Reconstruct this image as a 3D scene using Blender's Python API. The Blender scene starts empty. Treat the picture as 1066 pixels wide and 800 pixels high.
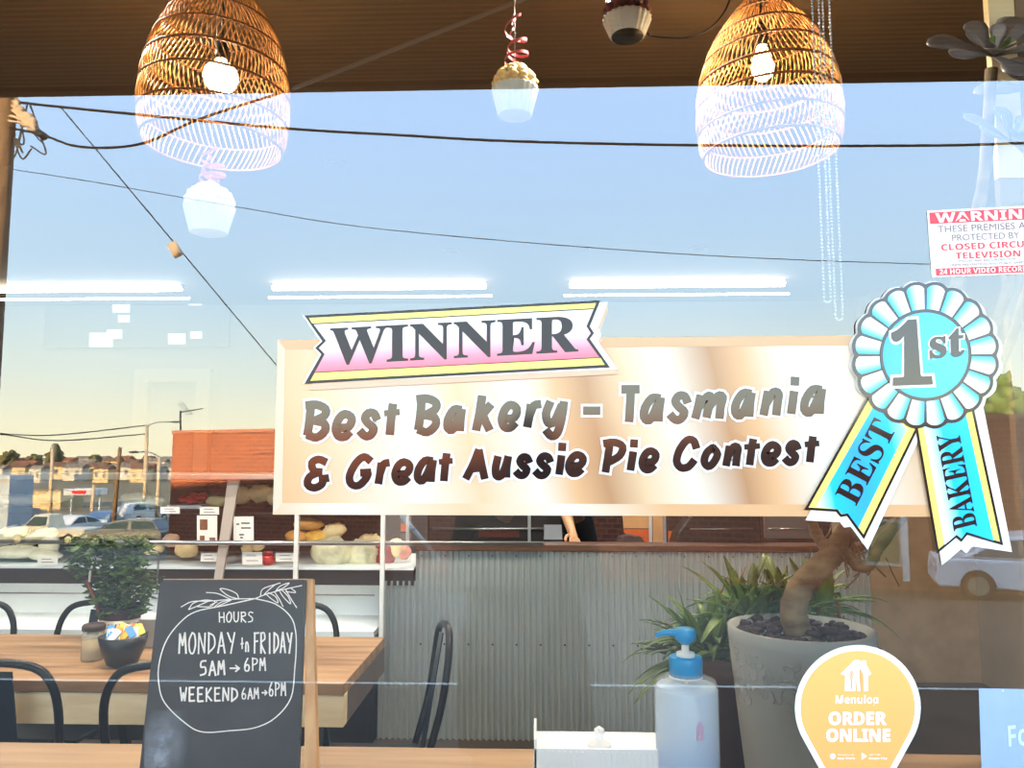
import bpy, bmesh, math, random
from mathutils import Vector, Matrix, noise as mnoise
PI = math.pi
SC = bpy.context.scene
COL = SC.collection
rnd = random.Random(7)

# ------------------------------------------------------------------ camera, sky, sun, exposure
F = 805.0
CAMP = Vector((0.0, -1.15, 1.60))
PITCH, YAW = math.radians(5.7), math.radians(2.0)
cd = bpy.data.cameras.new('camera'); cam = bpy.data.objects.new('camera', cd); COL.objects.link(cam)
cd.sensor_width = 36; cd.lens = F / 1066 * 36; cd.clip_start = 0.02; cd.clip_end = 3000
cam.location = CAMP; cam.rotation_euler = (PI / 2 + PITCH, 0, YAW); SC.camera = cam
CM = Matrix.Rotation(YAW, 3, 'Z') @ Matrix.Rotation(PI / 2 + PITCH, 3, 'X')
SC.view_settings.view_transform = 'Standard'; SC.view_settings.look = 'None'
SC.view_settings.gamma = 1; SC.view_settings.exposure = 0.0
try: SC.view_settings.use_curve_mapping = False
except Exception: pass
REFL_IOR = 2.1

def srgb(r, g, b):
    f = lambda c: (c / 255 / 12.92) if c / 255 <= .04045 else ((c / 255 + .055) / 1.055) ** 2.4
    return (f(r), f(g), f(b), 1)

w = bpy.data.worlds.new('sky'); SC.world = w; w.use_nodes = True
nt = w.node_tree; bg = nt.nodes['Background']
tc = nt.nodes.new('ShaderNodeTexCoord'); sx = nt.nodes.new('ShaderNodeSeparateXYZ'); rp = nt.nodes.new('ShaderNodeValToRGB')
nt.links.new(tc.outputs['Generated'], sx.inputs[0]); nt.links.new(sx.outputs['Z'], rp.inputs[0]); nt.links.new(rp.outputs[0], bg.inputs[0])
SKY = [(0.0, (1.10, 1.0, .66)), (.04, (1.04, 1.0, .72)), (.10, (.82, .92, .82)), (.20, (.58, .80, .96)), (.42, (.50, .76, 1.14)), (1.0, (.46, .60, .84))]
el = rp.color_ramp.elements
el[0].position = SKY[0][0]; el[0].color = (*SKY[0][1], 1); el[1].position = 1; el[1].color = (*SKY[-1][1], 1)
for p, c in SKY[1:-1]:
    e = el.new(p); e.color = (*c, 1)
bg.inputs[1].default_value = 8.5

sd = bpy.data.lights.new('sun', 'SUN'); so = bpy.data.objects.new('sun', sd); COL.objects.link(so)
sd.energy = 62; sd.color = (1, .72, .36); sd.angle = math.radians(.6)
SUNDIR = Vector((.42, -1, -.235)).normalized()      # low sun from behind the shop
so.rotation_euler = SUNDIR.to_track_quat('-Z', 'Y').to_euler(); so.location = (0, 20, 30)

# ------------------------------------------------------------------ helpers
def ray(px, py): return CM @ Vector(((px - 533) / F, -(py - 400) / F, -1))
def P(px, py, Y):
    d = ray(px, py); t = (Y - CAMP.y) / d.y
    return CAMP + d * t
def Q(px, py, Y):                                    # the point seen in the glass at this pixel, Y metres out in the street
    p = P(px, py, Y); return Vector((p.x, -p.y, p.z))
def hit(px, py, p0, n):
    d = ray(px, py); return CAMP + d * ((p0 - CAMP).dot(n) / d.dot(n))
XPY = 480                                            # picture row at which a column is read
def X(px, Y): return P(px, XPY, Y).x
def Z(py, Y, px=533): return P(px, py, Y).z

class MB:
    def __init__(s): s.v = []; s.f = []; s.m = []; s.sm = []
    def add(s, vs, fs, mi=0, smooth=False):
        b = len(s.v); s.v += [tuple(v) for v in vs]
        for f in fs: s.f.append([b + i for i in f]); s.m.append(mi); s.sm.append(smooth)
        return s
    def box(s, x0, x1, y0, y1, z0, z1, mi=0, M=None):
        vs = [Vector(p) for p in ((x0,y0,z0),(x1,y0,z0),(x1,y1,z0),(x0,y1,z0),(x0,y0,z1),(x1,y0,z1),(x1,y1,z1),(x0,y1,z1))]
        if M: vs = [M @ v for v in vs]
        return s.add(vs, [(0,3,2,1),(4,5,6,7),(0,1,5,4),(1,2,6,5),(2,3,7,6),(3,0,4,7)], mi)
    def tube(s, pts, r, n=8, mi=0, closed=False):
        pts = [Vector(p) for p in pts]; N = len(pts); rs = r if isinstance(r, (list, tuple)) else [r] * N
        up = Vector((0, 0, 1)); rings = []; prev = None
        for i, p in enumerate(pts):
            a = pts[(i - 1) % N] if (closed or i > 0) else p; b = pts[(i + 1) % N] if (closed or i < N - 1) else p
            t = (b - a).normalized() if (b - a).length > 1e-9 else up
            if prev is None:
                u = t.cross(up)
                if u.length < .05: u = t.cross(Vector((1, 0, 0)))
            else:
                u = prev - t * prev.dot(t)
                if u.length < 1e-6: u = t.cross(up)
            u.normalize(); prev = u; v = t.cross(u)
            rings.append([p + (u * math.cos(2 * PI * k / n) + v * math.sin(2 * PI * k / n)) * rs[i] for k in range(n)])
        vs = [q for R_ in rings for q in R_]; fs = []
        for i in range(N if closed else N - 1):
            j = (i + 1) % N
            for k in range(n): l = (k + 1) % n; fs.append((i*n+k, i*n+l, j*n+l, j*n+k))
        s.add(vs, fs, mi, True)
        if not closed:
            b = len(s.v) - len(vs)
            s.f.append([b + k for k in range(n)][::-1]); s.m.append(mi); s.sm.append(False)
            s.f.append([b + (N-1)*n + k for k in range(n)]); s.m.append(mi); s.sm.append(False)
        return s
    def lathe(s, prof, c=(0,0,0), n=32, mi=0, rf=None, smooth=True):
        vs = []; fs = []
        for i, (r, z) in enumerate(prof):
            for k in range(n):
                a = 2 * PI * k / n; rr = r * (rf(a, i) if rf else 1)
                vs.append((c[0] + rr * math.cos(a), c[1] + rr * math.sin(a), c[2] + z))
        for i in range(len(prof) - 1):
            for k in range(n): l = (k+1) % n; fs.append((i*n+k, i*n+l, (i+1)*n+l, (i+1)*n+k))
        if prof[0][0] > 1e-6: fs.append(tuple(range(n))[::-1])
        if prof[-1][0] > 1e-6: fs.append(tuple((len(prof)-1)*n + k for k in range(n)))
        return s.add(vs, fs, mi, smooth)
    def ball(s, c, r, nu=12, nv=8, mi=0, M=None, bump=0, seed=0):
        rx, ry, rz = r if isinstance(r, (list, tuple)) else (r, r, r); vs = []; fs = []
        for i in range(nv + 1):
            th = PI * i / nv
            for k in range(nu):
                ph = 2 * PI * k / nu
                d = Vector((math.sin(th)*math.cos(ph), math.sin(th)*math.sin(ph), math.cos(th)))
                q = 1 + (bump * mnoise.noise(d * 2.1 + Vector((seed, seed * .7, 0))) if bump else 0)
                p = Vector((d.x*rx, d.y*ry, d.z*rz)) * q
                if M: p = M @ p
                vs.append(p + Vector(c))
        for i in range(nv):
            for k in range(nu): l = (k+1) % nu; fs.append((i*nu+k, (i+1)*nu+k, (i+1)*nu+l, i*nu+l))
        return s.add(vs, fs, mi, True)
    def poly(s, pts, mi=0): return s.add(pts, [tuple(range(len(pts)))], mi)
    def prism(s, pts, off, mi=0):
        n = len(pts); off = Vector(off); a = [Vector(p) for p in pts]; b = [p + off for p in a]
        fs = [tuple(range(n))[::-1], tuple(range(n, 2*n))] + [(i, (i+1) % n, n + (i+1) % n, n + i) for i in range(n)]
        return s.add(a + b, fs, mi)
    def build(s, name, mats, parent=None, bevel=0, sub=0):
        me = bpy.data.meshes.new(name); me.from_pydata(s.v, [], s.f)
        if not isinstance(mats, (list, tuple)): mats = [mats]
        for m_ in mats: me.materials.append(m_)
        me.polygons.foreach_set('material_index', s.m); me.polygons.foreach_set('use_smooth', s.sm)
        bm = bmesh.new(); bm.from_mesh(me); bmesh.ops.recalc_face_normals(bm, faces=bm.faces); bm.to_mesh(me); bm.free(); me.update()
        o = bpy.data.objects.new(name, me); COL.objects.link(o)
        if parent is not None: o.parent = parent; o.matrix_parent_inverse = Matrix.Translation(-parent.location) if parent.type == 'EMPTY' and parent.rotation_euler.z == 0 else Matrix()
        if bevel: b = o.modifiers.new('b', 'BEVEL'); b.width = bevel; b.segments = 2; b.limit_method = 'ANGLE'; b.angle_limit = .6
        if sub: b = o.modifiers.new('s', 'SUBSURF'); b.levels = sub; b.render_levels = sub
        return o

def tag(o, label=None, cat=None, group=None, kind=None):
    if label: o['label'] = label
    if cat: o['category'] = cat
    if group: o['group'] = group
    if kind: o['kind'] = kind
    return o
def thing(name, loc, label, cat, group=None):        # Empty at the base; parts are given in world coordinates
    o = bpy.data.objects.new(name, None); COL.objects.link(o); o.location = Vector(loc); o.empty_display_size = .05
    return tag(o, label, cat, group)
def copy_tree(o, parent=None):
    c = o.copy(); COL.objects.link(c)
    if parent is not None: c.parent = parent
    for ch in list(o.children):
        copy_tree(ch, c)
    return c

MATS = {}
def mat(name, col, rough=.6, metal=0, emit=None, es=0, vary=0, scale=8, stretch=(1,1,1), bump=0, col2=None, spec=.5, trans=0, alpha=1, ior=1.45, sss=0):
    if name in MATS: return MATS[name]
    m = bpy.data.materials.new(name); m.use_nodes = True; t = m.node_tree; b = t.nodes['Principled BSDF']
    b.inputs['Base Color'].default_value = col; b.inputs['Roughness'].default_value = rough; b.inputs['Metallic'].default_value = metal
    b.inputs['Specular IOR Level'].default_value = spec; b.inputs['Transmission Weight'].default_value = trans; b.inputs['IOR'].default_value = ior
    b.inputs['Alpha'].default_value = alpha
    if sss: b.inputs['Subsurface Weight'].default_value = sss; b.inputs['Subsurface Scale'].default_value = .02
    if emit: b.inputs['Emission Color'].default_value = emit; b.inputs['Emission Strength'].default_value = es
    if vary or bump or col2:
        tcn = t.nodes.new('ShaderNodeTexCoord'); mp = t.nodes.new('ShaderNodeMapping'); nz = t.nodes.new('ShaderNodeTexNoise')
        mp.inputs['Scale'].default_value = stretch; nz.inputs['Scale'].default_value = scale; nz.inputs['Detail'].default_value = 5
        t.links.new(tcn.outputs['Object'], mp.inputs[0]); t.links.new(mp.outputs[0], nz.inputs['Vector'])
        if vary or col2:
            r = t.nodes.new('ShaderNodeValToRGB'); r.color_ramp.elements[0].position = .32; r.color_ramp.elements[1].position = .68
            c2 = col2 or tuple(min(1, c * (1 + vary)) for c in col[:3]) + (1,)
            c1 = col if col2 else tuple(c * (1 - vary) for c in col[:3]) + (1,)
            r.color_ramp.elements[0].color = c1; r.color_ramp.elements[1].color = c2
            t.links.new(nz.outputs[0], r.inputs[0]); t.links.new(r.outputs[0], b.inputs['Base Color'])
        if bump:
            bn = t.nodes.new('ShaderNodeBump'); bn.inputs['Strength'].default_value = bump; bn.inputs['Distance'].default_value = .01
            t.links.new(nz.outputs[0], bn.inputs['Height']); t.links.new(bn.outputs[0], b.inputs['Normal'])
    MATS[name] = m; return m

def ramp_mat(name, stops, axis, a, b_, rough=.15, slant=0.0, wob=0.0):   # printed gradient along x or z between two coordinates
    m = bpy.data.materials.new(name); m.use_nodes = True; t = m.node_tree; b = t.nodes['Principled BSDF']; b.inputs['Roughness'].default_value = rough
    b.inputs['Specular IOR Level'].default_value = .3
    g = t.nodes.new('ShaderNodeTexCoord'); s = t.nodes.new('ShaderNodeSeparateXYZ'); t.links.new(g.outputs['Object'], s.inputs[0])
    other = {'X': 'Z', 'Z': 'X'}[axis]
    ma = t.nodes.new('ShaderNodeMath'); ma.operation = 'MULTIPLY_ADD'; ma.inputs[1].default_value = slant
    t.links.new(s.outputs[other], ma.inputs[0]); t.links.new(s.outputs[axis], ma.inputs[2]); src = ma
    if wob:
        nz = t.nodes.new('ShaderNodeTexNoise'); nz.inputs['Scale'].default_value = 3; t.links.new(g.outputs['Object'], nz.inputs['Vector'])
        m2 = t.nodes.new('ShaderNodeMath'); m2.operation = 'MULTIPLY_ADD'; m2.inputs[1].default_value = wob
        t.links.new(nz.outputs[0], m2.inputs[0]); t.links.new(src.outputs[0], m2.inputs[2]); src = m2
    mr = t.nodes.new('ShaderNodeMapRange'); mr.inputs[1].default_value = a; mr.inputs[2].default_value = b_
    t.links.new(src.outputs[0], mr.inputs[0]); r = t.nodes.new('ShaderNodeValToRGB'); e = r.color_ramp.elements
    e[0].position = stops[0][0]; e[0].color = stops[0][1]; e[1].position = stops[-1][0]; e[1].color = stops[-1][1]
    for p, c in stops[1:-1]: q = e.new(p); q.color = c
    t.links.new(mr.outputs[0], r.inputs[0]); t.links.new(r.outputs[0], b.inputs['Base Color']); return m

def smooth_pts(pts, k=4, closed=False):
    pts = [Vector(p) for p in pts]; n = len(pts); out = []
    if n < 3: return pts
    for i in range(n if closed else n - 1):
        p1, p2 = pts[i], pts[(i+1) % n]
        p0 = pts[(i-1) % n] if (closed or i > 0) else p1 * 2 - p2
        p3 = pts[(i+2) % n] if (closed or i + 2 < n) else p2 * 2 - p1
        for j in range(k):
            t = j / k
            out.append(.5 * ((2*p1) + (p2-p0)*t + (2*p0-5*p1+4*p2-p3)*t*t + (3*p1-p0-3*p2+p3)*t**3))
    if not closed: out.append(pts[-1])
    return out

def mb_math(s, U, L):
    return ''.join(chr(U + ord(c) - 65) if 'A' <= c <= 'Z' else chr(L + ord(c) - 97) if 'a' <= c <= 'z' else c for c in s)
def serif(s): return mb_math(s, 0x1D400, 0x1D41A)
def sansb(s): return mb_math(s, 0x1D5D4, 0x1D5EE)
def text_geo(body, off=0.0):
    c = bpy.data.curves.new('t', 'FONT'); c.body = body; c.size = 1; c.offset = off; c.resolution_u = 4
    o = bpy.data.objects.new('t', c); COL.objects.link(o); bpy.context.view_layer.update()
    me = bpy.data.meshes.new_from_object(o.evaluated_get(bpy.context.evaluated_depsgraph_get()))
    v = [(p.co.x, p.co.y) for p in me.vertices]; f = [tuple(q.vertices) for q in me.polygons]
    bpy.data.objects.remove(o); bpy.data.curves.remove(c); bpy.data.meshes.remove(me); return v, f
def put_text(mb, body, quad, pf, off=0.0, mi=0):     # quad: pixel corners TL TR BR BL of the plain text's outline
    v0, _ = text_geo(body, 0.0); v, f = text_geo(body, off) if off else (v0, _)
    x0, x1 = min(p[0] for p in v0), max(p[0] for p in v0); y0, y1 = min(p[1] for p in v0), max(p[1] for p in v0)
    TL, TR, BR, BL = [Vector(q) for q in quad]; vs = []
    for x, y in v:
        u = (x - x0) / (x1 - x0); t = (y1 - y) / (y1 - y0)
        q = (TL * (1-u) + TR * u) * (1-t) + (BL * (1-u) + BR * u) * t
        vs.append(pf(q.x, q.y))
    mb.add(vs, f, mi)
def stroke(mb, pts, wd, pf, mi=0, sm=3, cap=0.0):    # flat brush stroke through pixel points
    p = smooth_pts([Vector(q).to_2d() if len(q) > 2 else Vector(q) for q in pts], sm) if len(pts) > 2 else [Vector(q) for q in pts]
    L = []; R_ = []; n = len(p)
    if cap: p[0] = p[0] + (p[0] - p[1]).normalized() * cap; p[-1] = p[-1] + (p[-1] - p[-2]).normalized() * cap
    for i in range(n):
        t = (p[min(i+1, n-1)] - p[max(i-1, 0)])
        t = t.normalized() if t.length > 1e-9 else Vector((1, 0)); nn = Vector((-t.y, t.x)) * wd / 2
        L.append(p[i] + nn); R_.append(p[i] - nn)
    vs = [pf(q.x, q.y) for q in L] + [pf(q.x, q.y) for q in R_]
    mb.add(vs, [(i, i+1, n+i+1, n+i) for i in range(n-1)], mi)
def blob(mb, c, r, pf, mi=0, n=12):
    mb.poly([pf(c[0] + r*math.cos(2*PI*k/n), c[1] + r*math.sin(2*PI*k/n)) for k in range(n)], mi)

# ------------------------------------------------------------------ common materials
M_black = mat('black_metal', srgb(28, 28, 30), .32, .6)
M_white = mat('white_paint', srgb(235, 235, 232), .5)
M_steel = mat('steel', srgb(170, 172, 175), .3, .9)
M_darkpl = mat('dark_plastic', srgb(22, 22, 24), .4)
M_paper = mat('paper', srgb(240, 240, 236), .7, vary=.03)
M_navy = mat('navy_metal', srgb(26, 38, 52), .4, .4)
M_glass = mat('clear_glass', (1, 1, 1, 1), .02, trans=1, ior=1.2)
M_skin = mat('skin', srgb(215, 160, 120), .5, vary=.05, sss=.1)

# ------------------------------------------------------------------ setting: the shop
FZ = .15                                              # shop floor is a step above the footpath
XL, XR, YB, CZ = -6.2, 2.9, 5.9, 3.06
M_floor = mat('floor_tile', srgb(70, 62, 56), .5, vary=.15, scale=3)
tag(MB().box(XL, XR, .09, YB, 0, FZ).build('floor', M_floor), kind='structure')
M_ceil = mat('ceiling_boards', srgb(104, 82, 60), .8, vary=.06, scale=5, stretch=(.2, 4, 1))
tag(MB().box(XL - .2, XR + .2, .11, YB + .2, CZ, CZ + .2).build('ceiling', M_ceil), kind='structure')
M_wall = mat('inner_wall', srgb(96, 98, 100), .8, vary=.06, scale=2)
M_wallr = mat('side_wall', srgb(140, 124, 104), .8, vary=.1, scale=3)
tag(MB().box(XL - .2, XR + .2, YB, YB + .2, 0, CZ).build('wall_back', M_wall), kind='structure')
tag(MB().box(XL - .2, XL, .11, YB, 0, CZ).build('wall_left', M_wall), kind='structure')
tag(MB().box(XR, XR + .2, .11, YB, 0, CZ).build('wall_right', M_wallr), kind='structure')
M_fac = mat('facade_render', srgb(150, 140, 128), .85, vary=.08, scale=3, bump=.1)
WX0, WX1, WZ0, WZ1 = -2.4, 2.2, .80, 2.85
tag((MB().box(-14, WX0, -.05, .11, -.1, 7).box(WX1, 14, -.05, .11, -.1, 7).box(WX0, WX1, -.05, .11, -.1, WZ0).box(WX0, WX1, -.05, .11, WZ1, 7)
     .box(-70, -14, -.05, 9, -.1, 7).box(-14, 14, .11, 9, CZ + .25, 7).box(-14, XL - .22, .11, 9, -.1, CZ + .24).box(XR + .22, 14, .11, 9, -.1, CZ + .24).box(XL-.2, XR+.2, YB + .22, 9, -.1, CZ + .24)).build('wall_front', M_fac), kind='structure')
def glass_mat():
    m = bpy.data.materials.new('shop_glass'); m.use_nodes = True; t = m.node_tree; t.nodes.clear()
    o = t.nodes.new('ShaderNodeOutputMaterial'); mx = t.nodes.new('ShaderNodeMixShader'); tr = t.nodes.new('ShaderNodeBsdfTransparent'); gl = t.nodes.new('ShaderNodeBsdfGlossy'); fr = t.nodes.new('ShaderNodeFresnel')
    fr.inputs[0].default_value = REFL_IOR; gl.inputs['Roughness'].default_value = 0; tr.inputs[0].default_value = (.97, .985, .98, 1)
    t.links.new(fr.outputs[0], mx.inputs[0]); t.links.new(tr.outputs[0], mx.inputs[1]); t.links.new(gl.outputs[0], mx.inputs[2]); t.links.new(mx.outputs[0], o.inputs[0]); return m
def clear_mat():
    m = bpy.data.materials.new('glass_back'); m.use_nodes = True; t = m.node_tree; t.nodes.clear()
    o = t.nodes.new('ShaderNodeOutputMaterial'); tr = t.nodes.new('ShaderNodeBsdfTransparent'); tr.inputs[0].default_value = (.99, 1, .995, 1); t.links.new(tr.outputs[0], o.inputs[0]); return m
g = MB(); g.box(WX0, WX1, 0, .004, WZ0, WZ1, 1); 
for i, f in enumerate(g.f):
    if all(abs(g.v[k][1]) < 1e-6 for k in f): g.m[i] = 0
win = MB(); t_ = .04
for a in ((WX0, WX0+t_, WZ0, WZ1), (WX1-t_, WX1, WZ0, WZ1), (WX0, WX1, WZ0, WZ0+t_), (WX0, WX1, WZ1-t_, WZ1)): win.box(a[0], a[1], -.03, .05, a[2], a[3])
wo = tag(win.build('window_1', mat('alu', srgb(120, 118, 115), .4, .7)), kind='structure')
g.build('pane', [glass_mat(), clear_mat()], wo)

# footpath, street and the falling ground beyond it
M_path = mat('footpath', srgb(58, 52, 44), .9, vary=.12, scale=2.5, bump=.2)
M_asph = mat('asphalt', srgb(66, 60, 48), .9, vary=.18, scale=1.2, bump=.2)
M_far = mat('far_ground', srgb(132, 122, 96), .95, vary=.25, scale=.12)
tag(MB().box(-40, 40, -4.58, .0, -.3, 0).build('footpath', M_path), kind='structure')
tag(MB().box(-40, 40, -4.62, -4.58, -.3, .0).build('kerb', mat('kerb_concrete', srgb(225, 222, 210), .8, vary=.05)), kind='structure')
prof = [(4.62, -.12), (12, -.85), (17, -1.45), (27, -2.1), (42, -3.1), (60, -3.5), (90, -3.3), (150, -2.6), (260, -1.2), (420, .6), (600, 1.6)]
gm = MB()
for (a, za), (b, zb) in zip(prof, prof[1:]):
    s_ = 60 + b * 1.5; gm.add([(-s_, -a, za), (s_, -a, za), (s_, -b, zb), (-s_, -b, zb)], [(0, 1, 2, 3)], 0 if b < 61 else 1)
tag(gm.build('street_ground', [M_asph, M_far]), kind='structure')
def ground_z(yp):
    for (a, za), (b, zb) in zip(prof, prof[1:]):
        if a <= yp <= b: return za + (zb - za) * (yp - a) / (b - a)
    return 0
AW = 2.2; AZ = Z(92, AW + .05)
aw = MB()
aw.box(-14, 14, -AW, -.06, AZ + .02, AZ + .12)
n = 60
for i in range(n):                                   # ribbed lining
    y = -.08 - i * (AW - .1) / n; aw.box(-14, 14, y - .014, y, AZ, AZ + .02)
awn = tag(aw.build('shop_awning', mat('awning_lining', srgb(166, 136, 100), .7, vary=.08, scale=1.5, stretch=(.2, 1, 1))), 'brown ribbed awning above the shop window seen mirrored in its glass', 'awning')
MB().box(-14, 14, -AW - .05, -AW, AZ - .004, AZ + .42).build('fascia', mat('fascia_dark', srgb(70, 50, 44), .6), awn)
# ------------------------------------------------------------------ decals stuck on the inside of the window
def on(Y): return lambda px, py: P(px, py, Y)
def sheet(mb, pix, Y, mi=0, th=.0004):
    mb.prism([P(a, b, Y) for a, b in pix], (0, th, 0), mi)
M_ink = mat('dark_ink', srgb(30, 20, 20), .10, spec=.6)
M_vinylw = mat('white_vinyl', srgb(216, 214, 210), .15, spec=.3)
pp = lambda px: (px - 290) / 680
bx0, bx1 = X(290, .01) + .22 * 1.62 + .02, X(970, .01) + .22 * 1.62 + .02
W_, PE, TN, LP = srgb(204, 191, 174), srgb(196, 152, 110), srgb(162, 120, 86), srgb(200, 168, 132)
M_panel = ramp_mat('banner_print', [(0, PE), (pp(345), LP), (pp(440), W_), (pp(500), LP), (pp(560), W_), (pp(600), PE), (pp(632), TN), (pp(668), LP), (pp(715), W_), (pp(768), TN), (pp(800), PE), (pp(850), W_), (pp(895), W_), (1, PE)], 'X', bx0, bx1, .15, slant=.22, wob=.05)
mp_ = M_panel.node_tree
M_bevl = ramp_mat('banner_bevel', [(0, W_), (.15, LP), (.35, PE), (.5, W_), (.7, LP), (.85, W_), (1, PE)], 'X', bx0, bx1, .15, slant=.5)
M_bevw = mat('banner_bevel_light', srgb(196, 176, 150), .15, spec=.3)
M_bevd = mat('banner_bevel_dull', srgb(190, 152, 114), .15, spec=.3)
YD = -.0010
ban = thing('bakery_banner', P(630, 537, YD), 'wide peach and white banner reading Best Bakery - Tasmania & Great Aussie Pie Contest', 'banner')
m = MB(); O = [(289, 354), (1000, 348.5), (1000, 538.5), (284, 536)]; I = [(297, 364), (1000, 359), (1000, 526), (294, 524)]
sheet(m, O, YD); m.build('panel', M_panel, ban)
m = MB()
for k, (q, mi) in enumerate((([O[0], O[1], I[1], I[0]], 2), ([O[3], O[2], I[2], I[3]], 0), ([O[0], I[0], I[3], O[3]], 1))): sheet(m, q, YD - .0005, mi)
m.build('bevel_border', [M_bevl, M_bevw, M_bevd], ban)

LT = {  # brush letters, strokes in a unit box (x right, y down); boxes are read from the banner
 'B': [[(.22,.04),(.16,.5),(.06,.9)], [(.0,.02),(.5,.0),(.92,.12),(.88,.32),(.42,.48)], [(.42,.48),(.86,.56),(.9,.78),(.5,.98),(.06,.9)]],
 'e': [[(.22,.62),(.8,.55),(.95,.2),(.6,.02),(.25,.2),(.05,.62),(.2,.95),(.55,.98),(.85,.78)]],
 's': [[(.95,.3),(.8,.05),(.5,.02),(.3,.25),(.5,.48),(.78,.68),(.6,.95),(.3,.99),(.02,.78)]],
 't': [[(.62,.0),(.45,.45),(.3,1)], [(.05,.3),(.98,.26)]],
 'a': [[(.85,.06),(.45,.04),(.1,.45),(.05,.85),(.3,.98),(.6,.6),(.85,.06)], [(.9,.04),(.82,.5),(.78,1)]],
 'k': [[(.42,.0),(.28,.5),(.08,1)], [(.92,.25),(.6,.45),(.35,.62)], [(.45,.55),(.65,.78),(.85,1)]],
 'r': [[(.3,.08),(.2,.5),(.05,1)], [(.22,.5),(.5,.12),(.95,.05)]],
 'y': [[(.3,.0),(.1,.35),(.22,.62),(.5,.55),(.82,.1)], [(.92,.0),(.8,.5),(.62,.9),(.35,1),(.1,.82)]],
 '-': [[(.0,.5),(1,.5)]],
 'T': [[(.0,.04),(1,.04)], [(.52,.06),(.48,.5),(.42,1)]],
 'm': [[(.2,.04),(.12,.5),(.02,1)], [(.16,.5),(.42,.08),(.55,.1),(.48,.5),(.4,.96)], [(.5,.5),(.78,.06),(.95,.1),(.88,.5),(.84,1)]],
 'n': [[(.3,.04),(.18,.5),(.05,1)], [(.22,.5),(.62,.05),(.92,.12),(.85,.5),(.78,1)]],
 'i': [[(.6,.36),(.45,.65),(.25,1)], [(.72,.0),(.7,.08)]],
 '&': [[(.9,.12),(.55,.02),(.25,.15),(.35,.42),(.7,.46)], [(.55,.46),(.15,.62),(.05,.88),(.35,1),(.7,.88),(.75,.7)], [(.6,.7),(1,.66)]],
 'G': [[(.98,.15),(.7,.0),(.35,.2),(.05,.65),(.12,.95),(.45,1),(.78,.75),(.88,.55)], [(.55,.56),(.98,.54)]],
 'A': [[(.62,.0),(.35,.5),(.0,1)], [(.62,.0),(.75,.5),(.9,1)], [(.25,.66),(.82,.62)]],
 'u': [[(.25,.0),(.1,.55),(.15,.95),(.45,.95),(.72,.5),(.9,.0)], [(.9,.0),(.8,.5),(.78,1)]],
 'P': [[(.3,.06),(.2,.5),(.08,1)], [(.0,.04),(.55,.0),(.95,.15),(.8,.45),(.3,.66)]],
 'C': [[(.98,.3),(.85,.05),(.55,.02),(.2,.35),(.05,.75),(.25,.98),(.6,.95),(.88,.72)]],
 'o': [[(.62,.02),(.25,.25),(.05,.7),(.3,.98),(.65,.8),(.92,.35),(.62,.02)]],
}
line1 = [('B',315,418,344,460),('e',345,427,370.5,459),('s',370.5,426,397,458),('t',399,417.5,416.5,456),('B',430.5,411.5,459,454.5),('a',461.5,422,486,452),('k',490.5,409,516,451.5),('e',518,417.5,542.5,449.5),('r',544.5,416,567,448),('y',562.5,415,592.5,458),('-',607,424,625,431.6),('T',644,400.5,668.7,442.5),('a',666,410,693.5,442),('s',693.5,408,720.5,441),('m',719.7,407.5,757.5,439),('a',761,405,788,437),('n',790.5,403.5,815.7,435.5),('i',818,392,833.7,434),('a',833,401,861.5,434)]
line2 = [('&',315.6,474.5,345,511.5),('G',359.5,472.5,389.5,509),('r',390,477.5,408.7,506.7),('e',407,477.5,430.6,505.5),('a',430.6,475.5,456,504.6),('t',456,469.5,471.7,503.7),('A',481.7,465.5,510,501.6),('u',511,472.5,534,500),('s',533.5,472.5,555,498.6),('s',553.6,471.6,577,498.6),('i',577,461,590.6,497),('e',588,470,611,496.5),('P',625.4,457.5,652.5,494.7),('i',651,457.5,665.7,492.6),('e',664.5,466,686.7,492.6),('C',700,454.5,728.7,491),('o',729,462.6,751.5,489.6),('n',752,461,772.6,488),('t',773.8,454.5,791.8,487),('e',791.8,459.6,813.7,485.7),('s',813.7,458.7,834.7,485),('t',836.8,452,853.4,484)]
inkm = MB(); outm = MB()
for line, wd in ((line1, 9.0), (line2, 8.2)):
    for ch, x0, y0, x1, y1 in line:
        step = [line.index((ch, x0, y0, x1, y1)) % 2 * .5]
        def on(Y):
            step[0] += 1; yy = Y - step[0] * 8e-6
            return lambda px, py: P(px, py, yy)
        h = wd / 2 * (.8 if ch != '-' else .9)
        for st in LT[ch]:
            hx_ = 1.0 if (ch == 't' and st is LT['t'][1]) else h
            pts = [(x0 + hx_ + (x1 - x0 - 2*hx_) * a, y0 + h + max(0.1, y1 - y0 - 2*h) * b) for a, b in st]
            if ch == '-': pts = [(x0, (y0+y1)/2), (x1, (y0+y1)/2)]
            cp = (3.2 if (ch == 'i' and st is LT['i'][1]) else .8) if ch != '-' else 0; wk = .72 if (ch == 't' and st is LT['t'][1]) else 1
            stroke(inkm, pts, wd * wk, on(YD - .0022), cap=cp)
            stroke(outm, pts, wd * wk + 5.0, on(YD - .0014), cap=cp + 2.3)
            for q in pts[1:-1]: blob(inkm, q, wd/2*.96, on(YD - .0022)); blob(outm, q, wd/2 + 2.4, on(YD - .0014))
on = lambda Y: (lambda px, py: P(px, py, Y))
inkm.build('lettering', M_ink, ban); outm.build('lettering_outline', M_vinylw, ban)

M_ink2 = mat('ribbon_ink', srgb(34, 30, 32), .25, spec=.3)
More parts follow.
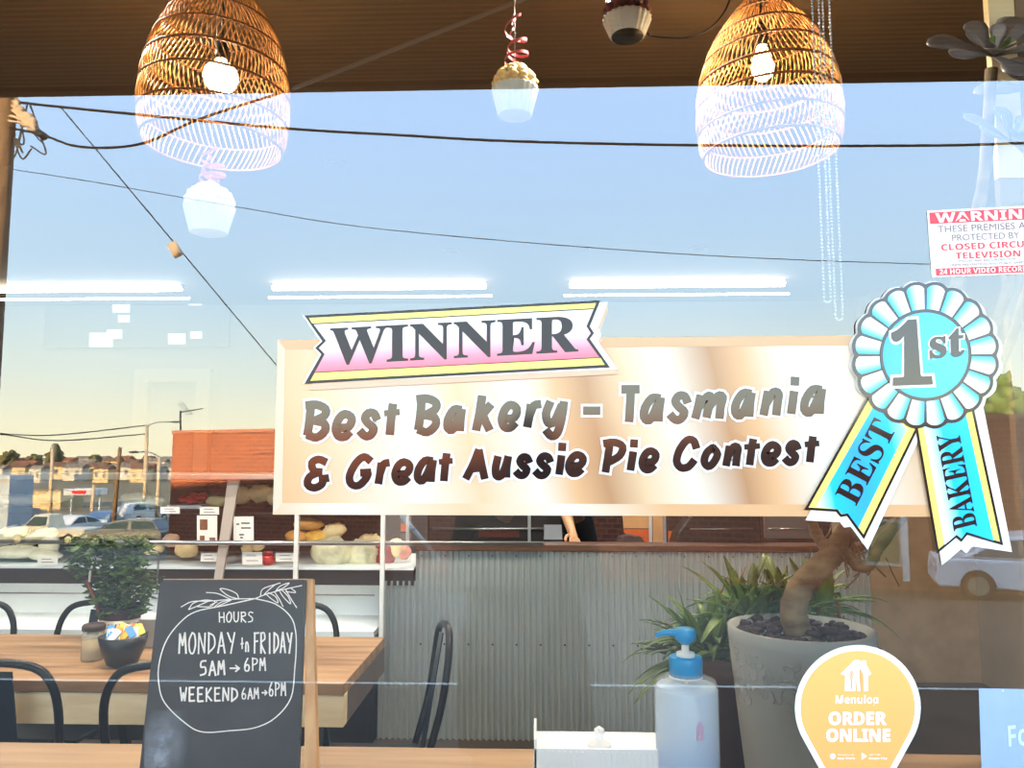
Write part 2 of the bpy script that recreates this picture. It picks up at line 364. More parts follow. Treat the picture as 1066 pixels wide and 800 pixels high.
# WINNER ribbon
YR = YD - .0034
rib = thing('winner_ribbon', P(475, 400, YR), 'pink and cream ribbon decal reading WINNER across the top of the peach banner', 'decal')
oc = [(317, 328.7), (625, 312.8), (614, 340), (618, 350.6), (614, 354), (635, 382.7), (317, 399.6), (335.5, 369), (327.7, 363), (334, 355.7)]
oc = [(317, 328.7), (625, 312.8), (614, 340), (618.5, 347), (614, 353), (635, 382.7), (317, 399.6), (334.5, 369), (328, 362.5), (335.5, 355.5)]
m = MB(); sheet(m, [(a + (8 if a > 500 else -2), b + (2 if a > 500 else 0)) for a, b in oc], YR + .0006); m.build('white_edge', M_vinylw, rib)
m = MB(); sheet(m, [(a + 4 + (5 if a > 500 else 0), b + 7) for a, b in oc], YR + .0014); m.build('printed_shadow', mat('ribbon_shadow_ink', srgb(206, 168, 140), .6), rib)
m = MB(); sheet(m, oc, YR); m.build('border', M_ink2, rib)
ic = [(321.5, 331.2), (620.5, 315.7), (610.5, 340), (615, 347), (610.5, 353.5), (629.5, 380), (323, 396.6), (338, 369), (332, 362.5), (339.5, 355)]
z0, z1 = Z(385, YR, 475), Z(330, YR, 475)
M_pink = ramp_mat('ribbon_print', [(0, srgb(226, 60, 88)), (.35, srgb(236, 128, 146)), (.7, srgb(220, 196, 200)), (1, srgb(216, 210, 210))], 'Z', z0, z1, .15, slant=-.052)
m = MB(); sheet(m, ic, YR - .0005); m.build('field', M_pink, rib)
m = MB(); sheet(m, [(321.5, 331.2), (620.5, 315.7), (618.3, 321.2), (325, 337)], YR - .001); sheet(m, [(328, 388.3), (625, 372.7), (629.5, 380), (323, 396.6)], YR - .001)
m.build('stripe', mat('ribbon_yellow', srgb(222, 208, 104), .15, spec=.3), rib)
m = MB(); put_text(m, serif('WINNER'), [(344, 342.5), (601.6, 329.3), (601.6, 366.5), (344, 380.5)], on(YR - .0011), .008)
stroke(m, [(325, 337.3), (618, 321.5)], .8, on(YR - .0016)); stroke(m, [(328, 388), (625, 372.4)], .8, on(YR - .0016)); m.build('lettering', M_ink2, rib)

# rosette with two tails
YS = YR - .0005
ros = thing('award_rosette', P(965, 576, YS), 'blue first prize rosette decal with tails reading BEST and BAKERY', 'rosette decal')
CX, CY, RO, RI = 963.5, 370, 75, 47.5
LTl = [(905, 410), (837.5, 531), (870.5, 533), (875, 538.6), (881.7, 537.5), (899.4, 561.8), (956, 446)]
RTl = [(952, 440), (975.5, 576.8), (995.5, 560), (1001, 564.5), (1007, 557), (1044.5, 568), (1013.7, 425)]
def inset(poly, d):
    n = len(poly); out = []; P2 = [Vector(p) for p in poly]
    area = sum(P2[i].x * P2[(i+1) % n].y - P2[(i+1) % n].x * P2[i].y for i in range(n)); sg = 1 if area > 0 else -1
    for i in range(n):
        a, b, c = P2[i-1], P2[i], P2[(i+1) % n]; e1 = (b - a).normalized(); e2 = (c - b).normalized()
        n1 = Vector((-e1.y, e1.x)) * sg; n2 = Vector((-e2.y, e2.x)) * sg; k = 1 + n1.dot(n2)
        out.append(tuple(b + (n1 + n2) * (d / max(k, .5))))
    return out
def ring(r, n=60, dx=0, dy=0, sc=0):
    return [(CX + dx + (r + sc * (1 - abs(math.cos(10 * 2*PI*k/n)) ** .0)) * math.cos(2*PI*k/n), CY + dy + r * math.sin(2*PI*k/n)) for k in range(n)]
NP = 20
def scallop(r, s, dx=0, dy=0):
    out = []
    for k in range(NP * 6):
        a = 2*PI*k/(NP*6); t = (k % 6) / 6; b = math.sin(PI * t)
        out.append((CX + dx + (r + s * b) * math.cos(a), CY + dy + (r + s * b) * math.sin(a)))
    return out
m = MB()
sheet(m, scallop(RO - 2, 4, 4, 2), YS + .0012); sheet(m, scallop(RO - 1, 4, -2, 0), YS + .0016)
sheet(m, [(a + 5, b + 2) if i not in (1, 2, 3, 4, 5) else (a + (1 if i == 1 else 4), b + 11) for i, (a, b) in enumerate(LTl)], YS + .0002 + .0007)
sheet(m, [(a + (9 if i in (5, 6) else 5), b + (12 if i in (1, 2, 3, 4) else 7 if i == 5 else -6)) for i, (a, b) in enumerate(RTl)], YS + .0020)
m.build('white_edge', M_vinylw, ros)
xa, xb = X(840, YS) + .15 * 1.6, X(1045, YS) + .15 * 1.6
CYA, CYL, CYW = srgb(30, 172, 226), srgb(120, 205, 250), srgb(225, 246, 252)
M_tl = ramp_mat('tail_print', [(0, CYW), (.1, CYA), (.25, srgb(50, 150, 220)), (.45, CYA), (.62, CYW), (.72, CYA), (1, srgb(50, 188, 230))], 'X', xa, xb, .15, slant=.15)
for nm, poly in (('ribbon_tail', LTl), ('ribbon_tail', RTl)):
    m = MB(); sheet(m, poly, YS); 
    a = inset(poly, 2.6); sheet(m, a, YS - .0005, 1)
    b = inset(poly, 2.6); d = 8.0
    # blue field leaves a cream strip along both long edges only
    if poly is LTl: b = [(915.5, 413), (849.5, 528.2), (871.8, 530.2), (876.5, 535.5), (882.6, 534.6), (893.5, 549.5), (944, 447)]
    else: b = [(961, 440), (983.5, 567.3), (995.8, 557), (1001, 561), (1006.2, 554.2), (1034.5, 563.3), (1004, 425)]
    sheet(m, b, YS - .001, 2)
    o = m.build(nm, [M_ink, mat('tail_cream', srgb(224, 204, 104), .15, spec=.3), M_tl], ros)
    l = MB()
    if poly is LTl: put_text(l, serif('BEST'), [(868.6, 515), (909.5, 434.4), (933.9, 446.7), (891.9, 527.3)], on(YS - .0016), .004)
    else: put_text(l, serif('BAKERY'), [(992.9, 553.6), (974.4, 454.2), (998.4, 449.4), (1017.0, 547.6)], on(YS - .0016), .004)
    l.build('lettering', M_ink, o)
m = MB(); sheet(m, scallop(RO - 1, 3.2), YS - .0021)
m.build('rosette_outline', M_ink, ros)
def petal_mat():
    mm = bpy.data.materials.new('petal_print'); mm.use_nodes = True; t = mm.node_tree; b = t.nodes['Principled BSDF']; b.inputs['Roughness'].default_value = .15; b.inputs['Specular IOR Level'].default_value = .3
    u = t.nodes.new('ShaderNodeUVMap'); s = t.nodes.new('ShaderNodeSeparateXYZ'); r = t.nodes.new('ShaderNodeValToRGB'); e = r.color_ramp.elements
    e[0].color = srgb(70, 180, 220); e[1].color = srgb(232, 236, 238); e[0].position = .1; e[1].position = .75
    t.links.new(u.outputs[0], s.inputs[0]); t.links.new(s.outputs['X'], r.inputs[0]); t.links.new(r.outputs[0], b.inputs['Base Color']); return mm
m = MB(); uvv = []
for k in range(NP):
    a0 = 2*PI*k/NP + .022; a1 = 2*PI*(k+1)/NP - .022; vs = []; n = 8
    for i in range(n + 1):
        t = i / n; a = a0 + (a1 - a0) * t; rr = RO - 5.5 + 4.2 * math.sin(PI * t) ** .6
        vs.append(P(CX + rr*math.cos(a), CY + rr*math.sin(a), YS - .0026)); uvv.append(t)
    for i in range(n + 1):
        t = i / n; a = a0 + (a1 - a0) * t; vs.append(P(CX + (RI + .5)*math.cos(a), CY + (RI + .5)*math.sin(a), YS - .0026)); uvv.append(t)
    m.add(vs, [(i, i+1, n+2+i, n+1+i) for i in range(n)])
o = m.build('petals', petal_mat(), ros)
uv = o.data.uv_layers.new(name='UVMap')
for lp in o.data.loops:
    t = uvv[lp.vertex_index]; uv.data[lp.index].uv = (abs(t * 1.0), 0)
m = MB(); sheet(m, ring(RI), YS - .003); sheet(m, ring(RI - 3), YS - .0035, 1)
m.build('disc', [M_ink, ramp_mat('disc_print', [(0, srgb(60, 160, 225)), (1, srgb(80, 196, 232))], 'X', X(915, YS), X(1012, YS), .15)], ros)
q1 = [(930, 336.5), (962, 333.5), (969, 398.5), (926.4, 400)]; q2 = [(968.5, 345), (1003, 342), (1003.5, 370.5), (968.5, 373)]
m = MB(); put_text(m, '\U0001D7CF', q1, on(YS - .0042), .055); put_text(m, serif('st'), q2, on(YS - .0042), .05); m.build('lettering_outline', M_vinylw, ros)
m = MB(); put_text(m, '\U0001D7CF', q1, on(YS - .0050), .022); put_text(m, serif('st'), q2, on(YS - .0050), .015); m.build('lettering', M_ink, ros)

# warning sign
YW = -.0010
M_red = mat('sign_red', srgb(206, 44, 60), .15, spec=.3)
ws = thing('warning_sign', P(1024, 288, YW), 'white and red WARNING sticker about closed circuit television on the glass', 'sign')
def SG(u, v):                                         # u 0..1 along, v 0..1 down on the sign
    TL, TR, BR, BL = Vector((965, 219.5)), Vector((1086, 213.5)), Vector((1090, 284.5)), Vector((970, 289))
    return (TL*(1-u) + TR*u) * (1-v) + (BL*(1-u) + BR*u) * v
def sq(mb, u0, v0, u1, v1, Y, mi=0): sheet(mb, [tuple(SG(u0, v0)), tuple(SG(u1, v0)), tuple(SG(u1, v1)), tuple(SG(u0, v1))], Y, mi)
m = MB(); sq(m, 0, 0, 1, 1, YW); m.build('backing', M_vinylw, ws)
m = MB(); sq(m, .02, .03, .98, .2, YW - .0006); sq(m, .04, .87, .98, .975, YW - .0006); m.build('red_band', M_red, ws)
def st(mb, s, u0, v0, u1, v1, Y, off): put_text(mb, s, [SG(u0, v0), SG(u1, v0), SG(u1, v1), SG(u0, v1)], on(Y), off)
m = MB(); st(m, sansb('WARNING'), .07, .045, .94, .185, YW - .0012, .01); st(m, sansb('24 HOUR VIDEO RECORDING').replace('24', '\U0001D7EE\U0001D7F0'), .07, .885, .95, .96, YW - .0012, .0); m.build('white_lettering', M_vinylw, ws)
m = MB(); st(m, 'THESE PREMISES ARE', .08, .235, .94, .335, YW - .0006, .0); st(m, 'PROTECTED BY', .2, .375, .78, .47, YW - .0006, .0)
st(m, 'IMAGES ARE RECORDED FOR', .24, .755, .74, .79, YW - .0006, .0); st(m, 'CRIME PREVENTION AND PUBLIC SAFETY', .16, .81, .84, .845, YW - .0006, .0); m.build('grey_lettering', mat('sign_grey', srgb(120, 84, 92), .3), ws)
m = MB(); st(m, sansb('CLOSED CIRCUIT'), .1, .51, .92, .605, YW - .0006, 0); st(m, sansb('TELEVISION'), .22, .645, .78, .74, YW - .0006, 0); m.build('red_lettering', M_red, ws)

# online order sticker
mo = thing('order_sticker', P(893, 860, YW), 'round amber pin shaped Menulog ORDER ONLINE sticker in front of the grey pot', 'sticker')
def pin(r, tip, cx=893, cy=737.5):
    d = tip - cy; al = math.acos(r / d); out = []
    for k in range(41):
        a = PI/2 + al + (2*PI - 2*al) * k / 40; out.append((cx + r*math.cos(a), cy + r*math.sin(a)))
    return out + [(cx + 8, tip - 9), (cx, tip - 6), (cx - 8, tip - 9)]
m = MB(); sheet(m, pin(65.5, 868), YW); m.build('white_edge', M_vinylw, mo)
m = MB(); sheet(m, pin(59.5, 856), YW - .0006); m.build('field', ramp_mat('amber_print', [(0, srgb(226, 148, 82)), (1, srgb(228, 164, 92))], 'Z', Z(800, YW, 893), Z(675, YW, 893), .5), mo)
m = MB()
L = lambda x, y: (820 + x / 5.713, 660 + y / 5.713)
sheet(m, [L(*p) for p in ((315,240),(395,160),(420,156),(440,166),(452,158),(466,162),(470,190),(497,240),(478,252),(478,342),(452,342),(450,245),(430,205),(425,250),(430,300),(432,342),(340,342),(342,250))], YW - .0012)
Y_ = YW - .0012
put_text(m, sansb('Menulog'), [L(285, 366), L(538, 366), L(538, 432), L(285, 432)], on(Y_), .004)
put_text(m, sansb('ORDER'), [L(246, 468), L(584, 468), L(584, 542), L(246, 542)], on(Y_), .03)
put_text(m, sansb('ONLINE'), [L(232, 568), L(608, 568), L(608, 642), L(232, 642)], on(Y_), .03)
put_text(m, sansb('App Store'), [L(294, 735), L(400, 735), L(400, 752), L(294, 752)], on(Y_)); put_text(m, sansb('Google Play'), [L(482, 735), L(592, 735), L(592, 752), L(482, 752)], on(Y_))
put_text(m, 'Download on the', [L(300, 716), L(392, 716), L(392, 726), L(300, 726)], on(Y_)); put_text(m, 'GET IT ON', [L(485, 716), L(550, 716), L(550, 726), L(485, 726)], on(Y_))
blob(m, L(268, 730), 3.0, on(Y_)); sheet(m, [L(440, 708), L(472, 730), L(440, 750)], Y_)
m.build('white_lettering', M_vinylw, mo)
m = MB()
for k in (0, 9, 18): stroke(m, [L(371 + k, 222), L(371 + k, 262)], .9, on(YW - .0018))
stroke(m, [L(372, 262), L(380, 275), L(389, 262)], .9, on(YW - .0018)); stroke(m, [L(380, 275), L(381, 330)], 1.4, on(YW - .0018)); stroke(m, [L(436, 215), L(437, 342)], .8, on(YW - .0018)); stroke(m, [L(405, 280), L(410, 342)], 1.2, on(YW - .0018))
m.build('cutlery_mark', mat('amber_flat', srgb(227, 156, 86), .5), mo)

po = thing('window_poster', P(1070, 860, YW), 'pale blue poster taped low in the window corner beside the amber sticker', 'poster')
m = MB(); sheet(m, [(1019, 717), (1130, 719), (1136, 868), (1024, 866)], YW); m.build('sheet', mat('poster_blue', srgb(134, 152, 182), .4, vary=.08, scale=9), po)
m = MB(); put_text(m, sansb('Fo'), [(1049, 756), (1070, 754), (1071, 776), (1050, 778)], on(YW - .0006)); blob(m, (1044, 719.5), 1.2, on(YW - .0006))
m.build('lettering', mat('poster_light', srgb(174, 188, 212), .6), po)
# ------------------------------------------------------------------ window bench and what stands on it
BZ = 1.0
def wood(name, c1, c2, sc=3, st=(1, 12, 12), rough=.45): return mat(name, c1, rough, col2=c2, scale=sc, stretch=st, bump=.05)
M_oak = wood('bench_oak', srgb(132, 104, 78), srgb(170, 138, 106), 2.2, (.8, 9, 9))
b = thing('window_bench', (-.1, .3, FZ), 'long honey coloured timber bench running along the inside of the window', 'bench')
MB().box(-2.3, 2.1, .07, .30, BZ - .045, BZ).build('top_plank', M_oak, b, bevel=.004)
MB().box(-2.3, 2.1, .302, .54, BZ - .045, BZ).build('top_plank', M_oak, b, bevel=.004)
for x in (-2.1, -.6, .9, 2.0): MB().box(x - .03, x + .03, .12, .5, FZ, BZ - .045).build('leg', M_black, b, bevel=.003)

# chalkboard
p0 = P(240, 603, .26); pb = P(240, 812, .16); dv = (pb - p0); nrm = Vector((0, -dv.z, dv.y)).normalized()
if nrm.y > 0: nrm = -nrm
nrm = Vector((0, dv.z, -dv.y)).normalized(); nrm = nrm if nrm.y < 0 else -nrm
onb = lambda d: (lambda px, py: hit(px, py, p0, nrm) + nrm * d)
lowy = 800
while onb(0)(230, lowy).z > BZ + .004: lowy += 1
ex = (lowy - 603) / 197.0
chb = thing('chalkboard', (onb(0)(230, lowy).x, .2, BZ), 'easel blackboard with chalked HOURS standing on the timber bench', 'chalkboard')
M_chalkb = mat('chalkboard_slate', srgb(62, 66, 72), .55, vary=.25, scale=5, spec=.3)
m = MB(); m.prism([onb(0)(*q) for q in ((171, 604), (166, 609), (173 - 26*ex, lowy), (318 - 7*ex, lowy), (318, 604))], -nrm * .009); m.build('slate', M_chalkb, chb)
M_pine = wood('easel_pine', srgb(190, 140, 88), srgb(222, 176, 122), 4, (8, 8, 1))
m = MB(); m.prism([onb(-.0095)(*q) for q in ((168, 602), (324, 602), (322, 605), (168, 605))], -nrm * .012)
m.prism([onb(-.0095)(*q) for q in ((317, 602), (324, 602), (324 + 4*ex, lowy), (317-2*ex, lowy))], -nrm * .014); m.build('frame', M_pine, chb)
m = MB(); a = onb(-.02)(318, 606); 
for dx in (-.004, -.25):
    m = MB(); m.prism([a + Vector((dx, 0, 0)), a + Vector((dx + .012, 0, 0)), Vector((a.x + dx + .012, .345, BZ)), Vector((a.x + dx, .345, BZ))], (0, .012, 0)); m.build('rear_strut', M_pine, chb)
M_chalk = mat('chalk', srgb(246, 246, 244), .9)
CH = {'H': [[(0,0),(.05,1)],[(.9,0),(.95,1)],[(0,.5),(.95,.48)]], 'O': [[(.5,0),(.05,.4),(.15,.9),(.6,1),(.95,.6),(.85,.12),(.5,0)]], 'U': [[(.05,0),(.05,.7),(.4,1),(.85,.75),(.9,0)]],
 'R': [[(.1,0),(.08,1)],[(.0,.05),(.7,0),(.85,.3),(.1,.5),(.95,1)]], 'S': [[(.9,.08),(.4,.0),(.1,.25),(.8,.6),(.7,.92),(.05,1)]], 'M': [[(.0,1),(.12,.05),(.5,.62),(.85,.0),(1,1)]],
 'N': [[(.0,1),(.08,0),(.85,.95),(.95,0)]], 'D': [[(.1,0),(.05,1)],[(.0,.02),(.8,.2),(.9,.65),(.05,1)]], 'A': [[(.0,1),(.5,0),(1,1)],[(.15,.66),(.85,.64)]], 'Y': [[(.0,0),(.5,.45)],[(1,0),(.45,1)]],
 'F': [[(.15,0),(.1,1)],[(.0,.03),(1,.0)],[(.1,.45),(.8,.42)]], 'I': [[(.5,0),(.5,1)]], '5': [[(.9,.0),(.2,.05),(.1,.42),(.75,.45),(.8,.85),(.0,1)]], '6': [[(.6,0),(.1,.5),(.15,.95),(.7,.98),(.85,.65),(.4,.5),(.15,.7)]],
 'P': [[(.1,0),(.1,1)],[(.0,.03),(.85,.1),(.8,.42),(.1,.55)]], 'W': [[(.0,0),(.25,1),(.5,.4),(.72,1),(1,0)]], 'E': [[(.1,0),(.1,1),(.95,.97)],[(.1,.02),(.9,.0)],[(.1,.5),(.75,.48)]], 'K': [[(.1,0),(.08,1)],[(.9,.0),(.12,.55),(.95,1)]],
 '>': [[(.0,.5),(1,.5)],[(.6,.1),(1,.5),(.6,.9)]], 't': [[(.45,0),(.45,.8)],[(.0,.4),(.9,.36)]], 'o': [[(.0,1),(.1,.4),(.5,.3),(.9,.6),(.9,1)]]}
m = MB(); oc_ = onb(.0012)
def chalk(s, x0, y0, x1, y1, wd=1.5, sp=.28):
    n = len(s); cw = (x1 - x0) / (n - sp)
    for i, c in enumerate(s):
        if c == ' ': continue
        for k, st_ in enumerate(CH[c]):
            dy = rnd.uniform(-.5, .5); pq = [(x0 + cw * (i + a * (1 - sp)), y0 + dy + (y1 - y0) * b_) for a, b_ in st_]; ww = wd * rnd.uniform(1.0, 1.2)
            if c in 'OUS56DRPo': stroke(m, pq, ww, oc_, cap=.4, sm=4)
            else:
                for u_, v_ in zip(pq, pq[1:]): stroke(m, [u_, v_], ww, oc_, cap=.4)
chalk('HOURS', 228.5, 638, 264, 648.3, 1.2); chalk('MONDAY', 186.7, 659, 244.5, 680.6, 1.6); chalk('to', 251, 665, 259, 679, 1.4, .4); chalk('FRIDAY', 264.7, 659, 304, 680.5, 1.6)
chalk('5AM', 208.8, 688.4, 234, 703.4, 1.7); chalk('>', 239.7, 692, 249.4, 700, 1.5, 0); chalk('6PM', 254.7, 685.8, 276.5, 699, 1.4)
chalk('WEEKEND', 188, 716.5, 247.6, 730.4, 1.7); chalk('6AM', 252, 716.5, 269.4, 727.8, 1.3); chalk('>', 273, 719, 278, 725, 1.4, 0); chalk('6PM', 280.4, 711.5, 297.5, 725, 1.4)
B_ = lambda x, y: (140 + x / 3.81, 590 + y / 3.81)
lp = [B_(*p) for p in ((480,128),(560,150),(620,200),(640,260),(642,330),(637,400),(622,520),(560,600),(480,640),(380,652),(270,657),(200,620),(120,540),(97,460),(100,380),(130,290),(190,215),(250,178),(360,155),(480,128))]
stroke(m, lp, 1.2, oc_, sm=5)
for ln in (((480,128),(400,130),(300,138),(230,140),(185,162)), ((480,128),(520,112),(580,95),(665,76)), ((300,136),(245,160),(215,172)), ((250,160),(300,160),(320,140),(280,134),(235,146),(215,172)),
           ((380,130),(330,108),(285,104)), ((415,130),(405,108),(370,92),(340,90),(375,118),(415,130)), ((385,134),(350,150),(315,165),(345,142),(385,134)), ((330,140),(300,155)),
           ((500,118),(510,90),(560,72),(580,66)), ((515,112),(535,92),(560,72)), ((520,108),(545,130),(570,145),(560,120),(530,104)), ((560,98),(580,78),(615,66),(590,86),(560,98)), ((575,96),(590,120),(620,150),(610,120),(585,94)), ((600,92),(625,135),(645,165)), ((555,100),(575,130),(590,160)), ((620,86),(640,104),(600,100))):
    stroke(m, [B_(*p) for p in ln], 1.0, oc_, sm=4)
m.build('chalk_lettering', M_chalk, chb)
_m = bpy.data.materials.new('chalk_smudge'); _m.use_nodes = True; _t = _m.node_tree; _b = _t.nodes['Principled BSDF']; _b.inputs['Base Color'].default_value = srgb(190, 206, 232); _b.inputs['Roughness'].default_value = .9
_u = _t.nodes.new('ShaderNodeTexCoord'); _mp = _t.nodes.new('ShaderNodeMapping'); _mp.vector_type = 'POINT'; _g = _t.nodes.new('ShaderNodeTexGradient'); _g.gradient_type = 'SPHERICAL'; _n = _t.nodes.new('ShaderNodeTexNoise'); _n.inputs['Scale'].default_value = 60; _mu = _t.nodes.new('ShaderNodeMath'); _mu.operation = 'MULTIPLY'; _mu.use_clamp = True
_sc = onb(.001)(168, 782); _mp.inputs['Scale'].default_value = (22, 0, 13); _mp.inputs['Location'].default_value = (-_sc.x * 22, 0, -_sc.z * 13)
_t.links.new(_u.outputs['Object'], _mp.inputs[0]); _t.links.new(_mp.outputs[0], _g.inputs[0]); _t.links.new(_u.outputs['Object'], _n.inputs['Vector']); _t.links.new(_g.outputs[1], _mu.inputs[0]); _t.links.new(_n.outputs[0], _mu.inputs[1]); _t.links.new(_mu.outputs[0], _b.inputs['Alpha'])
m = MB(); m.poly([onb(.0012)(*q) for q in ((152, 740), (200, 740), (200, lowy - 2), (148, lowy - 2))]); m.build('chalk_smudge', _m, chb)

# grey pot with a bare stemmed succulent tree
M_pot = mat('grey_pot', srgb(150, 152, 148), .8, vary=.06, scale=5, bump=.1)
PY = .30
pc = P(833, 653, PY); px_, pz_ = pc.x, pc.z; pr = (X(905, PY) - X(761, PY)) / 2
pot = thing('planter_pot', (px_, PY, BZ), 'large matt grey pot with embossed scroll band standing on the bench', 'plant pot')
h = pz_ - BZ
m = MB(); m.lathe([(.74*pr, 0), (.80*pr, .03), (.9*pr, h*.5), (.97*pr, h*.8), (pr, h*.93), (pr*1.01, h), (pr*.93, h), (pr*.9, h - .02), (.01, h - .025)], (px_, PY, BZ), 64); m.build('body', M_pot, pot)
m = MB()
rq = random.Random(9)
for k in range(90):                                  # embossed scroll work
    a = PI + .15 + rq.random() * 2.9; u = h * rq.uniform(.62, .88); s0 = rq.uniform(.008, .02); t0 = rq.uniform(0, 6.28); dr_ = rq.choice((-1, 1)); pts = []
    for j in range(12):
        t = j / 11; q = s0 * (1 - .8 * t); aa = a + q * math.cos(t0 + dr_ * t * 4.5) / pr; zz = u + q * math.sin(t0 + dr_ * t * 4.5)
        f_ = .9 + .1 * zz / (h * .93) if zz > h * .5 else .9; f_ = min(.985, .83 + .165 * zz / h) ; f_ = (.9 + (.97 - .9) * (zz - h*.5) / (h*.3)) if zz < h*.8 else .97 + .03 * (zz - h*.8) / (h*.13)
        pts.append((px_ + pr * f_ * 1.003 * math.cos(aa), PY + pr * f_ * 1.003 * math.sin(aa), BZ + zz))
    m.tube(pts, .0014, 5)
m.build('scroll_relief', M_pot, pot)
m = MB()
for k in range(150):
    a = rnd.uniform(0, 2*PI); r_ = pr * .86 * math.sqrt(rnd.random()); s_ = rnd.uniform(.006, .013)
    m.ball((px_ + r_*math.cos(a), PY + r_*math.sin(a), pz_ - .016 + rnd.uniform(0, .012)), (s_, s_ * rnd.uniform(.6, 1), s_ * .6), 6, 4, bump=.6, seed=k)
tag(m.build('bark_mulch', mat('bark_mulch', srgb(52, 38, 44), .9, vary=.5, scale=40), pot), kind='stuff')
ae = thing('succulent_tree', (px_, PY, pz_ - .01), 'tall bare stemmed succulent tree with dark leaf rosettes rooted in the grey pot', 'succulent')
M_bark = mat('succulent_bark', srgb(84, 66, 46), .8, col2=srgb(146, 124, 94), scale=14, stretch=(1, 1, 2), bump=.5)
def stem(pts, r0, r1, name='branch', par=ae):
    p = smooth_pts([P(a, b, y) for a, b, y in pts], 5); n = len(p); m = MB()
    m.tube(p, [r0 + (r1 - r0) * i / (n-1) + .0016 * (i % 3 == 0) for i in range(n)], 12); return m.build(name, M_bark, par)
stem([(831, 660, PY), (826, 636, PY), (834, 612, PY), (852, 592, PY), (872, 573, PY)], .025, .020, 'trunk')
stem([(866, 576, PY), (852, 560, PY), (843, 535, PY), (844, 505, PY+.02), (856, 440, PY+.03)], .011, .008)
stem([(866, 578, PY), (876, 560, PY), (892, 530, PY), (930, 450, PY+.02), (985, 330, PY+.06), (1022, 200, PY+.08), (1032, 72, PY+.06)], .019, .010)
stem([(870, 576, PY), (884, 580, PY), (895, 590, PY-.02), (906, 586, PY-.03), (915, 570, PY-.02), (960, 500, PY), (1050, 300, PY), (1085, 140, PY+.06)], .012, .008)
stem([(868, 572, PY), (886, 560, PY+.03), (904, 548, PY+.05), (940, 520, PY+.08), (1020, 420, PY+.1), (1075, 280, PY+.12), (1095, 80, PY+.14)], .012, .008)
for k in range(22):                                  # hanging aerial roots and twigs around the fork
    pass
m = MB()
for k in range(34):
    x = 884 + rnd.gauss(6, 13); y = 562 + rnd.gauss(0, 10); dy = rnd.uniform(14, 38); 
    p = [P(x, y, PY + rnd.uniform(-.03, .05)), P(x + rnd.uniform(-8, 10), y + dy * .5, PY + rnd.uniform(-.03, .05)), P(x + rnd.uniform(-16, 14), y + dy, PY + rnd.uniform(-.03, .05))]
    m.tube(smooth_pts(p, 3), .0014, 4)
tag(m.build('twig', M_bark, ae), kind='stuff')
M_leafd = mat('succulent_leaf', srgb(118, 112, 114), .35, vary=.35, scale=9)
M_leafg = mat('succulent_heart', srgb(92, 122, 62), .4, vary=.2, scale=20)
def rosette(c, R_, n, tilt, seed, mats):
    r_ = random.Random(seed); m = MB(); T = Matrix.Rotation(tilt[0], 3, 'X') @ Matrix.Rotation(tilt[1], 3, 'Y')
    for k in range(n):
        f = k / n; a = k * 2.39996; L_ = R_ * (1 - .72 * f) * r_.uniform(.9, 1.08); el_ = .12 + 1.15 * f + r_.uniform(-.1, .1); wd = L_ * .25
        dr = Vector((math.cos(a) * math.cos(el_), math.sin(a) * math.cos(el_), math.sin(el_))); sd_ = Vector((-math.sin(a), math.cos(a), 0)); up = sd_.cross(dr) * -1
        prof_ = [(0, .25), (.2, .3), (.45, .52), (.7, .95), (.85, 1.0), (.95, .7), (1, .08)]; vs = []
        for t, q in prof_:
            cc = dr * (L_ * t) + Vector((0, 0, -.12 * L_ * t * t))
            for e, th in ((-1, 0), (-.5, -.3), (0, -.42), (.5, -.3), (1, 0), (.5, .12), (0, .06), (-.5, .12)): vs.append(cc + sd_ * (wd * q * e) + up * (wd * .5 * th * q))
        fs = [(i*8 + j, i*8 + (j+1) % 8, (i+1)*8 + (j+1) % 8, (i+1)*8 + j) for i in range(len(prof_) - 1) for j in range(8)] + [tuple(range(8)), tuple(range(len(vs)-8, len(vs)))[::-1]]
        m.add([T @ v + c for v in vs], fs, 1 if f > .8 else 0, True)
    return m.build('leaf_rosette', mats, ae)
LG = [M_leafd, M_leafg]
rosette(P(1034, 58, PY + .06), .135, 15, (.95, -.1), 1, LG)
rosette(P(1085, 92, PY + .12), .150, 16, (.8, -.3), 2, LG)
rosette(P(1088, 10, PY + .14), .15, 15, (1.0, .2), 5, LG)
rosette(P(1055, 150, PY + .02), .12, 16, (.9, .2), 3, LG)
rosette(P(1080, 240, PY + .02), .12, 16, (.8, -.4), 4, LG)
rosette(P(856, 436, PY + .03), .09, 16, (.7, .3), 6, LG)

